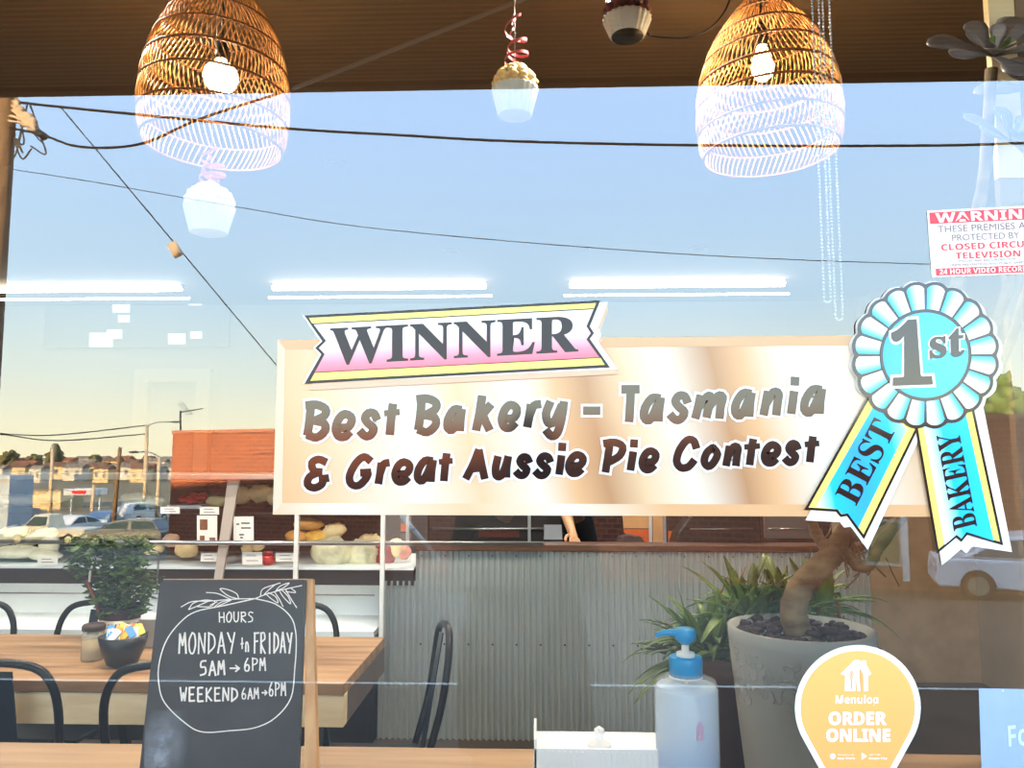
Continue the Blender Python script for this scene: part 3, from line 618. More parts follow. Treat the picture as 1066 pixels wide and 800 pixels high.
# strappy green plant in a brown pot behind the bottle
SY = .44
M_terr = mat('brown_pot', srgb(78, 52, 38), .8, vary=.2, scale=12)
sp_c = P(757, 690, SY)
spp = thing('strap_leaf_plant', (sp_c.x, SY, BZ), 'bushy strap leaved green plant in a brown pot between bottle and grey pot', 'potted plant')
rr = .075; hh = sp_c.z - BZ + .02
MB().lathe([(rr*.7, 0), (rr*.95, hh*.85), (rr*1.08, hh*.86), (rr*1.1, hh), (rr*.95, hh), (rr*.9, hh - .012), (.005, hh - .012)], (sp_c.x, SY, BZ), 32).build('pot', M_terr, spp)
M_blade = mat('strap_leaf', srgb(52, 78, 32), .45, col2=srgb(126, 150, 72), scale=7, stretch=(1, 1, 1))
M_blade2 = mat('strap_leaf_dry', srgb(140, 92, 42), .7, vary=.3, scale=8)
def blade(m, base, dr, L_, wd, droop, mi=0, n=8):
    side = Vector((-dr.y, dr.x, 0)); side = side.normalized() if side.length > .01 else Vector((1, 0, 0)); vs = []
    for i in range(n + 1):
        t = i / n; c = base + dr * (L_ * t) + Vector((0, 0, -droop * L_ * t * t)) ; wv = wd * (math.sin(PI * min(.97, .25 + t * .72)) ** .8)
        vs += [c - side * wv, c + Vector((0, 0, -wv * .5)), c + side * wv, c + Vector((0, 0, -wv * .5 + .0006))]
    fs = [(i*4 + j, i*4 + (j+1) % 4, i*4 + 4 + (j+1) % 4, i*4 + 4 + j) for i in range(n) for j in range(4)]
    m.add(vs, fs, mi, True)
m = MB(); r2 = random.Random(11)
crowns = [(740, 684, SY, 90, .20), (778, 650, SY + .03, 70, .20), (815, 640, SY + .06, 60, .19), (850, 640, SY + .07, 44, .18), (722, 694, SY - .02, 36, .14)]
for (cx_, cy_, yy, cnt, ln) in crowns:
    for k in range(cnt):
        a = r2.uniform(0, 2*PI); e = r2.uniform(.25, 1.45)
        d = Vector((math.cos(a) * math.cos(e), math.sin(a) * math.cos(e) * .55, math.sin(e))).normalized()
        c0 = P(cx_, cy_, yy); blade(m, c0 + Vector((r2.gauss(0, .012), r2.gauss(0, .012), 0)), d, ln * r2.uniform(.6, 1.1), r2.uniform(.008, .0135), r2.uniform(.2, .75), 0)
for k in range(26):
    a = r2.uniform(0, 2*PI); c0 = P(r2.choice([760, 858, 870, 846]), r2.uniform(600, 690), SY + .02); d = Vector((math.cos(a) * .35, .1 * math.sin(a), -.8)).normalized()
    blade(m, c0 + Vector((r2.gauss(0, .02), 0, .02)), d, r2.uniform(.05, .13), .004, -.1, 1)
fo = m.build('foliage', [M_blade, M_blade2], spp)
# long box behind that carries the row of strap leaved clumps
bx = thing('plant_trough', (X(830, SY + .06), SY + .03, BZ), 'low dark trough of leafy clumps behind the large grey pot', 'planter')
MB().box(X(772, SY), X(905, SY), SY - .025, SY + .09, BZ, Z(668, SY)).build('trough', M_terr, bx, bevel=.006)

# pump bottle
YBt = .13
bc = P(714, 700, YBt); br = (X(752, YBt) - X(688, YBt)) / 2
bot = thing('pump_bottle', (bc.x, YBt, BZ), 'clear pump bottle of pale blue hand gel with bright blue pump on the bench', 'pump bottle')
M_gel = ramp_mat('gel', [(0, srgb(84, 140, 225)), (.45, srgb(130, 176, 238)), (1, srgb(196, 222, 246))], 'Z', BZ, BZ + .19, .15)
M_bclr = mat('bottle_plastic', (1, 1, 1, 1), .05, alpha=.22)
M_cyan = mat('pump_blue', srgb(0, 150, 216), .3, spec=.5)
zt = Z(699, YBt); zl = Z(712, YBt)
MB().lathe([(br*.9, 0), (br*.98, .006), (br*.98, zl - BZ - .006), (br*.9, zl - BZ)], (bc.x, YBt, BZ + .001), 40).build('gel_fill', M_gel, bot)
MB().lathe([(br*.93, 0), (br, .004), (br, zt - BZ - .022), (br*.92, zt - BZ - .010), (br*.55, zt - BZ - .002), (br*.5, zt - BZ + .003)], (bc.x, YBt, BZ), 40).build('body', M_bclr, bot)
zz = lambda py: Z(py, YBt)
MB().lathe([(br*.52, zz(702)), (br*.52, zz(683)), (br*.5, zz(682)), (.001, zz(682))], (bc.x, YBt, 0), 36, rf=lambda a, i: 1 + .02 * math.cos(a * 36 / 2)).build('collar', M_cyan, bot)
MB().lathe([(br*.5, zz(703.5)), (br*.53, zz(703.5)), (br*.53, zz(701.5)), (br*.5, zz(701.5))], (bc.x, YBt, 0), 32).build('collar_ring', M_white, bot)
MB().lathe([(br*.29, zz(683)), (br*.29, zz(678)), (br*.12, zz(677)), (br*.12, zz(666)), (.001, zz(666))], (bc.x, YBt, 0), 24).build('neck', M_white, bot)
m = MB(); m.lathe([(br*.1, zz(670)), (br*.15, zz(669)), (br*.34, zz(664)), (br*.36, zz(656)), (br*.3, zz(653)), (.001, zz(653))], (bc.x, YBt, 0), 28)
m.tube([P(714, 659, YBt), P(700, 658.5, YBt), P(690, 659.5, YBt), P(685, 661, YBt), P(683, 663, YBt)], [.006, .0055, .0045, .004, .0035], 12)
m.build('pump_head', M_cyan, bot)
MB().tube([(bc.x, YBt, BZ + .01), (bc.x, YBt, zt)], .003, 8).build('dip_tube', M_white, bot)
m = MB()
for k in range(8):
    a = -PI/2 + .42 + (k - 4) * .03
m.prism([(bc.x + br*1.004*math.sin(t) , YBt - br*1.004*math.cos(t), z) for t, z in ((.1, zz(758)), (.33, zz(758)), (.35, zz(744)), (.22, zz(738)), (.1, zz(744)))], (0, .0006, 0)); m.build('label_mark', mat('pink_mark', srgb(206, 180, 214), .6), bot)

# white counter box
YT = .12
zt_ = lambda py: Z(py, YT)
wb = thing('napkin_tray', (X(620, YT + .05), YT + .06, BZ), 'white plastic tray with upright side flaps and ribbed front beside the pump bottle', 'tray')
M_wp = mat('white_plastic', srgb(248, 250, 252), .3, spec=.5)
xa_, xb_ = X(555, YT), X(706, YT); y1 = YT + .13
m = MB(); m.box(xa_, xb_, YT, YT + .004, BZ, zt_(779)); m.box(xa_, xb_, YT, y1, BZ, BZ + .004); m.box(xa_ + .003, xb_ - .003, YT + .004, y1 - .004, zt_(790) - .004, zt_(790)); m.build('tray_body', M_wp, wb, bevel=.001)
m = MB()
for k in range(24):
    x = xa_ + .012 + (xb_ - xa_ - .024) * k / 23; m.box(x - .0012, x + .0012, YT - .003, YT, zt_(800), zt_(782))
m.build('front_ribs', M_wp, wb)
for x in (xa_, xb_ - .004):
    m = MB(); m.prism([(x, YT, BZ), (x, YT, zt_(770)), (x, YT + .02, zt_(760)), (x, YT + .055, Z(748, YT + .055)), (x, YT + .07, Z(750, YT+.07)), (x, y1, zt_(790)), (x, y1, BZ)], (.004, 0, 0)); m.build('side_flap', M_wp, wb)
kc = P(624, 772, YT + .06)
MB().lathe([(.020, 0), (.018, .004), (.008, .008), (.005, .014), (.0085, .020), (.0085, .026), (.001, .031)], (kc.x, YT + .06, zt_(790)), 24).build('knob', M_wp, wb)

# ------------------------------------------------------------------ pendants
M_rat = mat('rattan', srgb(206, 150, 84), .6, vary=.3, scale=16)
M_ratd = mat('rattan_hoop', srgb(128, 78, 40), .6, vary=.2, scale=10)
def pendant(cx_, ytop, ybot, Y, label, side_px, kind, tilt):
    c = P(cx_, ybot, Y); top = Z(ytop, Y); H = top - c.z; R0 = (P(cx_ + side_px, 90, Y).x - P(cx_, 90, Y).x)
    t = thing('pendant_lamp', (c.x, Y, CZ), label, 'pendant lamp', 'rattan pendant lamps')
    pr_ = [(0, .93), (.1, .985), (.22, 1.0), (.36, .985), (.5, .92), (.62, .83), (.73, .70), (.84, .52), (.93, .34), (1, .22)]
    def rad(u):
        for (a, ra), (b_, rb) in zip(pr_, pr_[1:]):
            if a <= u <= b_: return (ra + (rb - ra) * (u - a) / (b_ - a)) * R0
        return pr_[-1][1] * R0
    T = Matrix.Rotation(tilt, 3, 'Y'); tp = Vector((c.x, Y, top))
    def pt(a, u, e=0): return tp + T @ Vector(((rad(u) + e) * math.cos(a), (rad(u) + e) * math.sin(a), -H * (1 - u)))
    hoops = [0.0, .14, .3, .44, .58, .72, .86, 1.0]; m = MB()
    for u in hoops: m.tube([pt(2*PI*k/48, u, .001) for k in range(48)], .0042 if u in (0., .44) else .0034, 6, closed=True)
    m.build('hoop', M_ratd, t)
    m = MB()
    for bi, (a_, b_) in enumerate(zip(hoops, hoops[1:])):
        n = 74 if bi < 5 else 50
        for k in range(n):
            a0 = 2*PI*k/n; sl = .13 * (1 if bi % 2 else -1)
            m.tube([pt(a0, a_), pt(a0 + sl * .5, (a_ + b_) / 2, .002), pt(a0 + sl, b_)], .0021, 4)
    m.build('woven_shade', M_rat, t)
    m = MB(); m.tube([(c.x, Y, CZ), tp], .003, 8); m.lathe([(.045, 0), (.045, -.02), (.01, -.028)], (c.x, Y, CZ), 24); m.build('cord', M_black, t)
    bz = Z(76 if kind == 'globe' else 72, Y)
    m = MB(); m.tube([tp, (c.x, Y, bz + .06)], .003, 8); m.lathe([(.018, .105), (.02, .06), (.018, .055)], (c.x, Y, bz), 20); m.lathe([(.006, .13), (.018, .105)], (c.x, Y, bz), 20); m.build('socket', M_black, t)
    E_ = mat('bulb_glow', (1, .8, .5, 1), .3, emit=(1, .72, .38, 1), es=30)
    m = MB()
    if kind == 'globe': m.lathe([(.016, .055), (.03, .04), (.046, .022), (.05, .0), (.04, -.026), (.02, -.042), (.001, -.046)], (c.x, Y, bz), 28)
    else: m.lathe([(.014, .055), (.016, .045), (.026, .02), (.032, -.004), (.028, -.03), (.015, -.045), (.001, -.05)], (c.x, Y, bz), 28)
    m.build('bulb', E_, t)
    ld = bpy.data.lights.new('bulb_light', 'POINT'); lo = bpy.data.objects.new('bulb_light', ld); COL.objects.link(lo); lo.location = (c.x, Y, bz - .02); ld.energy = 26; ld.color = (1, .68, .36); ld.shadow_soft_size = .05; lo.parent = t
    ld2 = bpy.data.lights.new('fill_light', 'SPOT'); l2 = bpy.data.objects.new('fill_light', ld2); COL.objects.link(l2); l2.location = (c.x, Y, bz - .03); ld2.energy = 70; ld2.color = (1, .80, .56); ld2.spot_size = math.radians(84); ld2.spot_blend = .5; ld2.shadow_soft_size = .05; l2.parent = t; l2.matrix_parent_inverse = Matrix.Translation(-t.location); lo.matrix_parent_inverse = Matrix.Translation(-t.location)  # extra spot added beside the bulb light to brighten bench and table
pendant(227, -28, 152, 1.0, 'rattan dome pendant lamp with round globe bulb, above the hanging cupcake', 73, 'globe', .03)
pendant(797, 3, 160, 1.0, 'rattan dome pendant lamp with pear shaped bulb beside the bead chains', 73, 'pear', -.03)

# hanging cupcake ornaments
M_case = mat('cupcake_case', srgb(206, 214, 216), .6)
M_ribn = mat('curling_ribbon', srgb(206, 104, 110), .3, vary=.1)
def cupcake(cx_, yb, yt_, yrim, half, Y, label, frost, topy, dark=False, ribbon=True):
    c = P(cx_, yb, Y); z0 = c.z; zr = Z(yrim, Y, cx_); zt2 = Z(yt_, Y, cx_); R_ = P(cx_ + half, (yb + yrim) / 2, Y).x - P(cx_, (yb + yrim) / 2, Y).x
    t = thing('cupcake_ornament', (c.x, Y, z0), label, 'hanging ornament', 'hanging cupcake ornaments')
    MB().lathe([(R_*.68, 0), (R_*.72, .002), (R_*.98, zr - z0 - .004), (R_*1.0, zr - z0), (R_*.9, zr - z0)], (c.x, Y, z0), 88, rf=lambda a, i: 1 + .035 * math.cos(a * 22)).build('paper_case', M_case, t)
    if dark: MB().lathe([(.001, -.0015), (R_*.66, -.0015), (R_*.66, .0), (.001, 0)], (c.x, Y, z0), 30).build('case_base', M_darkpl, t)
    m = MB(); hh = zt2 - zr
    for k, (u, q) in enumerate(((.0, .93), (.22, .95), (.42, .84), (.62, .62), (.8, .36), (.93, .12))):
        n = max(3, int(13 * q))
        for j in range(n):
            a = 2*PI*j/n + k; m.ball((c.x + R_*q*.8*math.cos(a), Y + R_*q*.8*math.sin(a), zr + hh * (.08 + u * .85)), (R_*.26, R_*.26, hh*.17), 8, 6, bump=.3, seed=j + k*9)
    m.ball((c.x, Y, zr + hh*.3), (R_*.8, R_*.8, hh*.55), 16, 10); m.lathe([(R_*.2, hh*.75), (.001, hh*1.02)], (c.x, Y, zr), 10)
    m.build('frosting', frost, t)
    zt3 = Z(topy, Y, cx_)
    MB().tube([(c.x, Y, zt2), (c.x, Y, CZ)], .0007, 4).build('string', M_white, t)
    if ribbon:
        for q in range(2):
            m = MB(); pts = []; L_ = zt3 - zt2; n = 70; vs = []
            for i in range(n + 1):
                u = i / n; a = u * 2*PI * (2.6 + q) + q * 2; r_ = R_ * (.28 + .22 * math.sin(u * 5 + q)); cc = Vector((c.x + r_*math.cos(a) + R_*.12*math.sin(u*7), Y + r_*math.sin(a), zt2 + .004 + L_ * u * (1 if q == 0 else .8)))
                vs += [cc - Vector((0, 0, .0045)), cc + Vector((0, 0, .0045)), cc + Vector((math.cos(a), math.sin(a), 6)) * .0008, ]
            m.add(vs, [(i*3, i*3+3, i*3+4, i*3+1) for i in range(n)], 0, True); m.build('ribbon_curl', M_ribn, t)
cupcake(536, 121, 67, 93, 24, .95, 'cream frosted cupcake ornament hanging between the two pendant lamps', mat('cream_frosting', srgb(226, 196, 138), .6, vary=.2, scale=60), 6)
cupcake(217, 243, 190, 216, 25, .80, 'white frosted cupcake ornament hanging below the globe bulb lamp', mat('white_frosting', srgb(236, 232, 224), .6, vary=.05, scale=60), 150)
cupcake(653, 38, -14, 20, 25, .90, 'dark red frosted cupcake ornament cut by the top edge beside the black cable', mat('berry_frosting', srgb(92, 36, 44), .5, vary=.5, scale=70), -40, dark=True, ribbon=False)
m = MB(); m.tube(smooth_pts([P(x, y, .98) for x, y in ((676, 37), (690, 39), (715, 39), (735, 32), (750, 18), (760, -2), (775, -60))], 5) + [Vector((P(790, -60, .98).x, .98, CZ))], .0028, 8)
m.tube([P(676, 37, .98), P(662, 20, .98), P(640, -60, .98), Vector((P(630, -60, .98).x, .98, CZ))], .0028, 8)
tag(m.build('cable', M_black), 'thin black cable looping along the ceiling towards the pear bulb lamp', 'cable')

# bead chains of the window blind
M_chain = mat('bead_chain', srgb(214, 218, 220), .25, .6)
def chain(strands, ybot, Y, label):
    m = MB(); z1 = 2.52; xs = [P(s, ybot, Y).x for s in strands]; zb = Z(ybot, Y, strands[0]); pts = []
    for i, x in enumerate(xs):
        z = zb + .004
        while z < z1:
            m.ball((x + .0035 * 0 , Y, z), .0021, 6, 4); z += .0058
        m.tube([(x, Y, zb), (x, Y, z1)], .0005, 3)
    r = abs(xs[1] - xs[0]) / 2; cx = (xs[0] + xs[1]) / 2
    for k in range(1, 6): a = PI * k / 6; m.ball((cx + r*math.cos(a), Y, zb - r*.9*math.sin(a)), .0021, 6, 4)
    return tag(m.build('blind_chain', M_chain), label, 'blind chain')
chain([858, 865], 312, .075, 'silver bead chain loop hanging closer to the pear bulb lamp')
chain([870, 877.5], 330, .078, 'silver bead chain loop hanging a little lower, on the banner rosette side')
rb = thing('blind_roller', (0, .08, 2.52), 'rolled up blind fixed above the shop window behind the bead chains', 'roller blind')
MB().tube([(-2.2, .08, 2.55), (2.1, .08, 2.55)], .03, 20).build('roller', M_white, rb)
MB().box(-2.22, -2.19, .05, .12, 2.5, 2.6).build('bracket', M_steel, rb); MB().box(2.1, 2.13, .05, .12, 2.5, 2.6).build('bracket', M_steel, rb)
XPY = 715
# ------------------------------------------------------------------ cafe table and chairs
YN = P(250, 714, 1.25).y
TZ = Z(714, 1.25); YF = 1.25 + .0
# far edge where the same height is seen at row 662
YF = 1.25
while Z(662, YF, 200) > TZ and YF < 3: YF += .005
xr = X(358, 1.25)
M_tab = wood('table_timber', srgb(120, 86, 58), srgb(176, 138, 98), 2.6, (.7, 7, 7))
M_tabe = wood('table_edge', srgb(216, 194, 150), srgb(240, 222, 184), 5, (.8, 5, 5), .6)
tb = thing('cafe_table', (xr - 1.1, (1.25 + YF) / 2, FZ), 'thick planked timber cafe table with pale beam edge behind the blackboard', 'table')
nb = 4; wd_ = (YF - 1.25) / nb
for k in range(nb): MB().box(xr - 2.3, xr, 1.25 + k * wd_ + .001, 1.25 + (k+1) * wd_ - .001, TZ - .035, TZ).build('top_plank', M_tab, tb, bevel=.002)
zap = Z(757, 1.25, 250)
MB().box(xr - 2.3, xr, 1.252, 1.30, zap, TZ - .0355).build('edge_beam', M_tabe, tb, bevel=.002)
MB().box(xr - .04, xr, 1.301, YF, zap, TZ - .0355).build('end_beam', mat('table_end', srgb(96, 86, 80), .7, vary=.1), tb, bevel=.002)
MB().box(xr - 2.3, xr - .041, YF - .05, YF, zap, TZ - .0355).build('edge_beam', M_tabe, tb, bevel=.002)
for x in (xr - 2.2, xr - .25):
    for y in (1.33, YF - .12): MB().box(x - .035, x + .035, y, y + .07, FZ, zap).build('leg', M_black, tb)

def cafe_chair(label, group):
    t = thing('metal_chair', (0, 0, 0), label, 'chair', group)          # faces +y, backrest at y = 0
    MB().prism([(-.17, .03, .44), (.17, .03, .44), (.185, .38, .45), (-.185, .38, .45)], (0, 0, .018)).build('seat', M_black, t, bevel=.006)
    hp = [(-.175, .04, .44), (-.185, -.01, .60), (-.19, -.035, .73), (-.17, -.045, .81), (-.12, -.05, .855), (0, -.052, .868), (.12, -.05, .855), (.17, -.045, .81), (.19, -.035, .73), (.185, -.01, .60), (.175, .04, .44)]
    MB().tube(smooth_pts(hp, 4), .0125, 12).build('back_hoop', M_black, t)
    MB().prism([(-.055, .03, .45), (.055, .03, .45), (.05, -.043, .84), (-.05, -.043, .84)], (0, .004, 0)).build('back_splat', M_navy, t)
    for sx_, y0, y1 in ((-1, .05, -.04), (1, .05, -.04), (-1, .36, .42), (1, .36, .42)):
        MB().prism([(sx_*.15, y0, .44), (sx_*.185, y0, .44), (sx_*.22, y1, 0), (sx_*.195, y1, 0)], (0, .022, 0)).build('leg', M_black, t)
    MB().tube([(-.19, .0, .2), (.19, .0, .2)], .006, 6).build('stretcher', M_black, t)
    return t
ch0 = cafe_chair('dark metal hoop backed chair, near side of the table, cut by the picture edge', 'metal cafe chairs')
def place(px, Y, rz, label, first=False, dx=0):
    global XPY
    XPY = 700 if Y < 1.5 else 645
    c = ch0 if first else copy_tree(ch0); c.location = (X(px, Y) + dx, Y, FZ); c.rotation_euler = (0, 0, rz); c['label'] = label; return c
place(5, 1.16, 0, 'dark metal hoop backed chair, near side of the table, cut by the picture edge', True)
place(184, 1.16, .06, 'dark metal hoop backed chair at the near side of the table, half behind the blackboard')
place(-38, 2.02, PI, 'dark metal chair across the table, only a curve of its hoop in view')
place(100, 2.02, PI - .05, 'dark metal hoop backed chair across the table behind jar and potted plant')
place(300, 2.02, PI, 'dark metal chair on the far side of the table, hoop showing past the blackboard')
c5 = place(430, 1.50, PI/2 + .25, 'dark metal hoop backed chair at the table end, seen edge on before the corrugated counter')
c5.location = (X(443, 1.50) + .03, 1.50, FZ + .02); c5.rotation_euler = (0, .16, PI/2 + .25)

# things on the table
XPY = 675
jy = 1.25; jc = P(96, 688, jy)
while jc.z > TZ and jy < 2.5: jy += .01; jc = P(96, 688, jy)
jr = (X(107, jy) - X(85, jy)) / 2
jar = thing('storage_jar', (jc.x, jy, TZ), 'clear jar of tan sugar with dark lid on the timber table', 'jar')
jh = Z(656, jy, 96) - TZ
MB().lathe([(jr*.92, 0), (jr, .006), (jr, jh*.86), (jr*.9, jh*.93), (jr*.9, jh)], (jc.x, jy, TZ), 32).build('glass_body', mat('jar_glass', srgb(205, 200, 180), .08, alpha=.35), jar)
MB().lathe([(jr*.9, .004), (jr*.93, jh*.7), (.001, jh*.72)], (jc.x, jy, TZ), 32).build('sugar', mat('raw_sugar', srgb(176, 146, 96), .9, vary=.2, scale=60), jar)
MB().lathe([(jr*1.02, jh), (jr*1.02, jh + .014), (jr*.9, jh + .02), (.001, jh + .021)], (jc.x, jy, TZ), 32).build('lid', mat('dark_wood_lid', srgb(52, 34, 30), .5), jar)
by_ = 1.43; bcx = X(128, by_); bR = (X(152, by_) - X(105, by_)) / 2
bw = thing('packet_bowl', (bcx, by_, TZ), 'black bowl full of sugar packets in front of the potted plant', 'bowl')
bh = max(.05, Z(665, by_ - .05, 128) - TZ)
MB().lathe([(bR*.45, 0), (bR*.62, .008), (bR*.9, bh*.6), (bR, bh), (bR*.94, bh), (bR*.8, bh*.5), (.001, bh*.3)], (bcx, by_, TZ), 36).build('bowl', mat('black_ceramic', srgb(30, 32, 40), .4), bw)
pk = [mat('packet_a', srgb(240, 238, 230), .6), mat('packet_b', srgb(224, 150, 70), .6), mat('packet_c', srgb(90, 150, 210), .6), mat('packet_d', srgb(236, 200, 80), .6)]
for k in range(26):
    a = rnd.uniform(0, 2*PI); r_ = bR * .7 * math.sqrt(rnd.random()); M_ = Matrix.Translation((bcx + r_*math.cos(a), by_ + r_*math.sin(a), TZ + bh*.95 + rnd.uniform(0, .02))) @ Matrix.Rotation(rnd.uniform(-.6, .6), 4, 'Z') @ Matrix.Rotation(rnd.uniform(-.5, .5), 4, 'Y') @ Matrix.Rotation(rnd.uniform(.6, 1.4), 4, 'X')
    o = MB().box(-.011, .011, -.02, .02, -.0015, .0015, 0, M_).build('sugar_packet', pk[k % 4 if k % 3 else 0]); tag(o, '%s paper sugar packet among those in the black bowl' % (['small white', 'small orange', 'small blue', 'small yellow'][k % 4 if k % 3 else 0]), 'sugar packet', 'sugar packets in the black bowl')
XPY = 645; gy = 1.80; gx = X(127, gy); gR = (X(149, gy) - X(105, gy)) / 2
gp = thing('trailing_plant', (gx, gy, TZ), 'leafy dark green plant in a patterned pot on the timber table', 'potted plant')
gz = lambda py: Z(py, gy, 127)
MB().lathe([(gR*.7, TZ), (gR*.85, gz(662)), (gR*.98, gz(656)), (gR*1.0, gz(644)), (gR*.93, gz(643))], (gx, gy, 0), 40).build('pot', mat('cream_pot', srgb(222, 208, 186), .8, vary=.1), gp)
m = MB()
for k in range(40):
    a = 2*PI*k/40; m.tube([(gx + gR*1.01*math.cos(a), gy + gR*1.01*math.sin(a), gz(655)), (gx + gR*1.02*math.cos(a+.1), gy + gR*1.02*math.sin(a+.1), gz(646))], .0028, 5)
m.build('woven_band', mat('dark_weave', srgb(64, 40, 36), .7), gp)
MB().lathe([(gR*.9, gz(645)), (gR*.92, gz(632)), (gR*.86, gz(630)), (gR*.82, gz(634)), (.001, gz(634))], (gx, gy, 0), 36).build('inner_pot', mat('plum_pot', srgb(58, 36, 48), .6), gp)
m = MB(); r3 = random.Random(5)
def leaf(m, c, d, L_, W, mi=0):
    sd_ = Vector((-d.y, d.x, 0)); sd_ = sd_.normalized() if sd_.length > .01 else Vector((1, 0, 0)); up = d.cross(sd_).normalized()
    vs = [c, c + d*L_*.35 + sd_*W, c + d*L_, c + d*L_*.35 - sd_*W, c + d*L_*.4 - up*W*.35, c + d*L_*.4 - up*(W*.35 + .001)]
    m.add(vs, [(0,1,4), (1,2,4), (2,3,4), (3,0,4), (0,5,1), (1,5,2), (2,5,3), (3,5,0)], mi, True)
def gauss_in(a, b): return min(b, max(a, r3.gauss((a+b)/2, (b-a)/4)))
for k in range(760):
    y_ = r3.uniform(556, 640); wide = 44 - max(0, (y_ - 600)) * .55
    c = P(118 + r3.uniform(-1, 1) * wide * .95 - (4 if y_ < 600 else -8), y_, gy + r3.uniform(-.10, .10)); a = r3.uniform(0, 2*PI); d = Vector((math.cos(a), math.sin(a) * .8, r3.uniform(-.9, .3))).normalized(); leaf(m, c, d, r3.uniform(.03, .05), r3.uniform(.012, .02))
m.build('foliage', mat('ivy_leaf', srgb(40, 64, 28), .5, col2=srgb(78, 108, 52), scale=14), gp)
m = MB()
for k in range(9):
    x = 100 + k * 7; m.tube(smooth_pts([Vector((gx, gy, gz(636))), P((x + 127) / 2, 610, gy), P(x - 4, 575 + (k % 3) * 8, gy + rnd.uniform(-.05, .05))], 4), .0016, 5)
m.build('vine_stem', mat('vine_stem', srgb(70, 60, 36), .8), gp)
m = MB(); m.tube(smooth_pts([P(108, 655, gy - .05), P(100, 628, gy - .06), P(90, 604, gy - .06)], 4), [.007] * 5 + [.006] * 4, 8); 
tw = tag(m.build('driftwood_stick', mat('driftwood', srgb(122, 74, 56), .8, vary=.3, scale=20)), 'brown stick with pale tip leaning out of the patterned pot', 'stick')
MB().tube([P(93, 606, gy - .06), P(94, 596, gy - .06), P(97, 585, gy - .06), P(95, 582, gy - .06)], [.004, .0045, .003, .001], 8).build('pale_tip', M_paper, tw)
ny = 1.70; nx = X(163, ny)
nd = thing('napkin_holder', (nx, ny, TZ), 'steel napkin holder with white napkins between bowl and blackboard', 'napkin holder')
MB().box(nx - .05, nx + .05, ny - .03, ny - .027, TZ, TZ + .10).box(nx - .05, nx + .05, ny + .027, ny + .03, TZ, TZ + .10).box(nx - .05, nx + .05, ny - .03, ny + .03, TZ, TZ + .004).build('frame', M_steel, nd)
m = MB()
for k in range(12): m.box(nx - .046, nx + .046, ny - .025 + k * .0042, ny - .0225 + k * .0042, TZ + .005, TZ + .115 - (k % 3) * .004)
tag(m.build('napkins', M_paper, nd), kind='stuff')

# ------------------------------------------------------------------ display case
YC, YC2 = 2.95, 3.72
XPY = 570
xl_, xm_ = X(-330, YC), X(390, YC); xu_ = X(428, YC)
zc = lambda py, y=YC: Z(py, y, 300)
M_caseb = mat('case_blue_grey', srgb(112, 126, 138), .5, vary=.05)
M_casew = mat('case_white', srgb(225, 236, 242), .4)
M_cased = mat('case_dark', srgb(44, 30, 28), .6, vary=.2, scale=3)
dc = thing('display_case', ((xl_ + xm_) / 2, YC, FZ), 'long lit bakery display case of bread and rolls behind the timber table', 'display case')
zdeck = zc(662)
MB().box(xl_, xm_, YC + .03, YC2, FZ, zc(690)).build('plinth', M_darkpl, dc)
MB().box(xl_, xm_, YC, YC2, zc(690), zc(673)).box(xl_, xm_, YC + .02, YC2, zc(673), zc(664)).build('base_cabinet', M_caseb, dc, bevel=.004)
m = MB(); m.box(xl_, xm_, YC + .01, YC2, zc(664) , zc(658)); m.prism([(xl_, YC + .45, zc(658)), (xl_, YC2 - .05, zc(612, YC2) + .05), (xl_, YC2, zc(612, YC2) + .05), (xl_, YC2, zc(658))], (xm_ - xl_, 0, 0)); m.build('chilled_deck', M_casew, dc)
zs1, zs2, zs3, ztop = zc(592), zc(566, YC2 - .3), zc(530, YC2 - .3), zc(500)
MB().box(xl_, xu_, YC + .10, YC2 - .02, zs1 - .05, zs1 - .02).box(xl_, xu_, YC + .095, YC + .105, zs1 - .10, zs1 - .021).build('shelf', M_cased, dc)
MB().box(xl_, xu_, YC + .095, YC + .10, zs1 - .02, zs1 - .008).box(xl_, xu_, YC + .10, YC2 - .02, zs1 - .02, zs1 - .008).build('shelf', M_casew, dc)
MB().box(xl_, xm_, YC + .22, YC2 - .02, zs3 - .02, zs3 - .008).build('shelf', M_glass if False else M_cased, dc)
MB().box(xl_, xm_, YC2 - .02, YC2, zs1, ztop).build('back_panel', M_cased, dc)
MB().box(xl_, xm_, YC + .05, YC2, ztop, ztop + .03).build('top', M_steel, dc, bevel=.003)
MB().tube([(xl_, YC + .02, zc(566)), (X(566, YC), YC + .02, zc(566))], .012, 10).build('rail', M_steel, dc)
MB().tube([(xl_, YC + .02, zc(620)), (xm_, YC + .02, zc(620))], .004, 8).build('rail', M_steel, dc)
for px in (308, 398): MB().box(X(px, YC) - .011, X(px, YC) + .011, YC + .0, YC + .022, zc(692) if px > 350 else zs1 - .3, ztop).build('post', M_white, dc)
a = P(246, 480, YC + .28); b_ = P(228, 606, YC - .0)
m = MB(); m.prism([Vector((X(248, YC + .12), YC + .10, ztop)), Vector((X(236, YC + .12), YC + .10, ztop)), Vector((X(223, YC), YC, zc(612))), Vector((X(231, YC), YC, zc(612)))], (0, .02, 0)); m.build('post', mat('post_grey', srgb(176, 166, 158), .5), dc)
MB().box(X(165, YC) - .003, X(165, YC) + .003, YC, YC + .01, zc(620), zc(575)).build('post', M_steel, dc)
M_tube = mat('tube_glow', (1, .96, .86, 1), .5, emit=(1, .93, .80, 1), es=18)
M_tubec = mat('case_tube_glow', (1, .96, .86, 1), .5, emit=(1, .92, .78, 1), es=60)
for a_, b2 in ((-160, 84), (146, 234), (268, 384)):
    MB().tube([(X(a_, YC + .06), YC + .06, zc(497.5)), (X(b2, YC + .06), YC + .06, zc(497.5))], .009, 10).build('light_tube', M_tubec, dc)
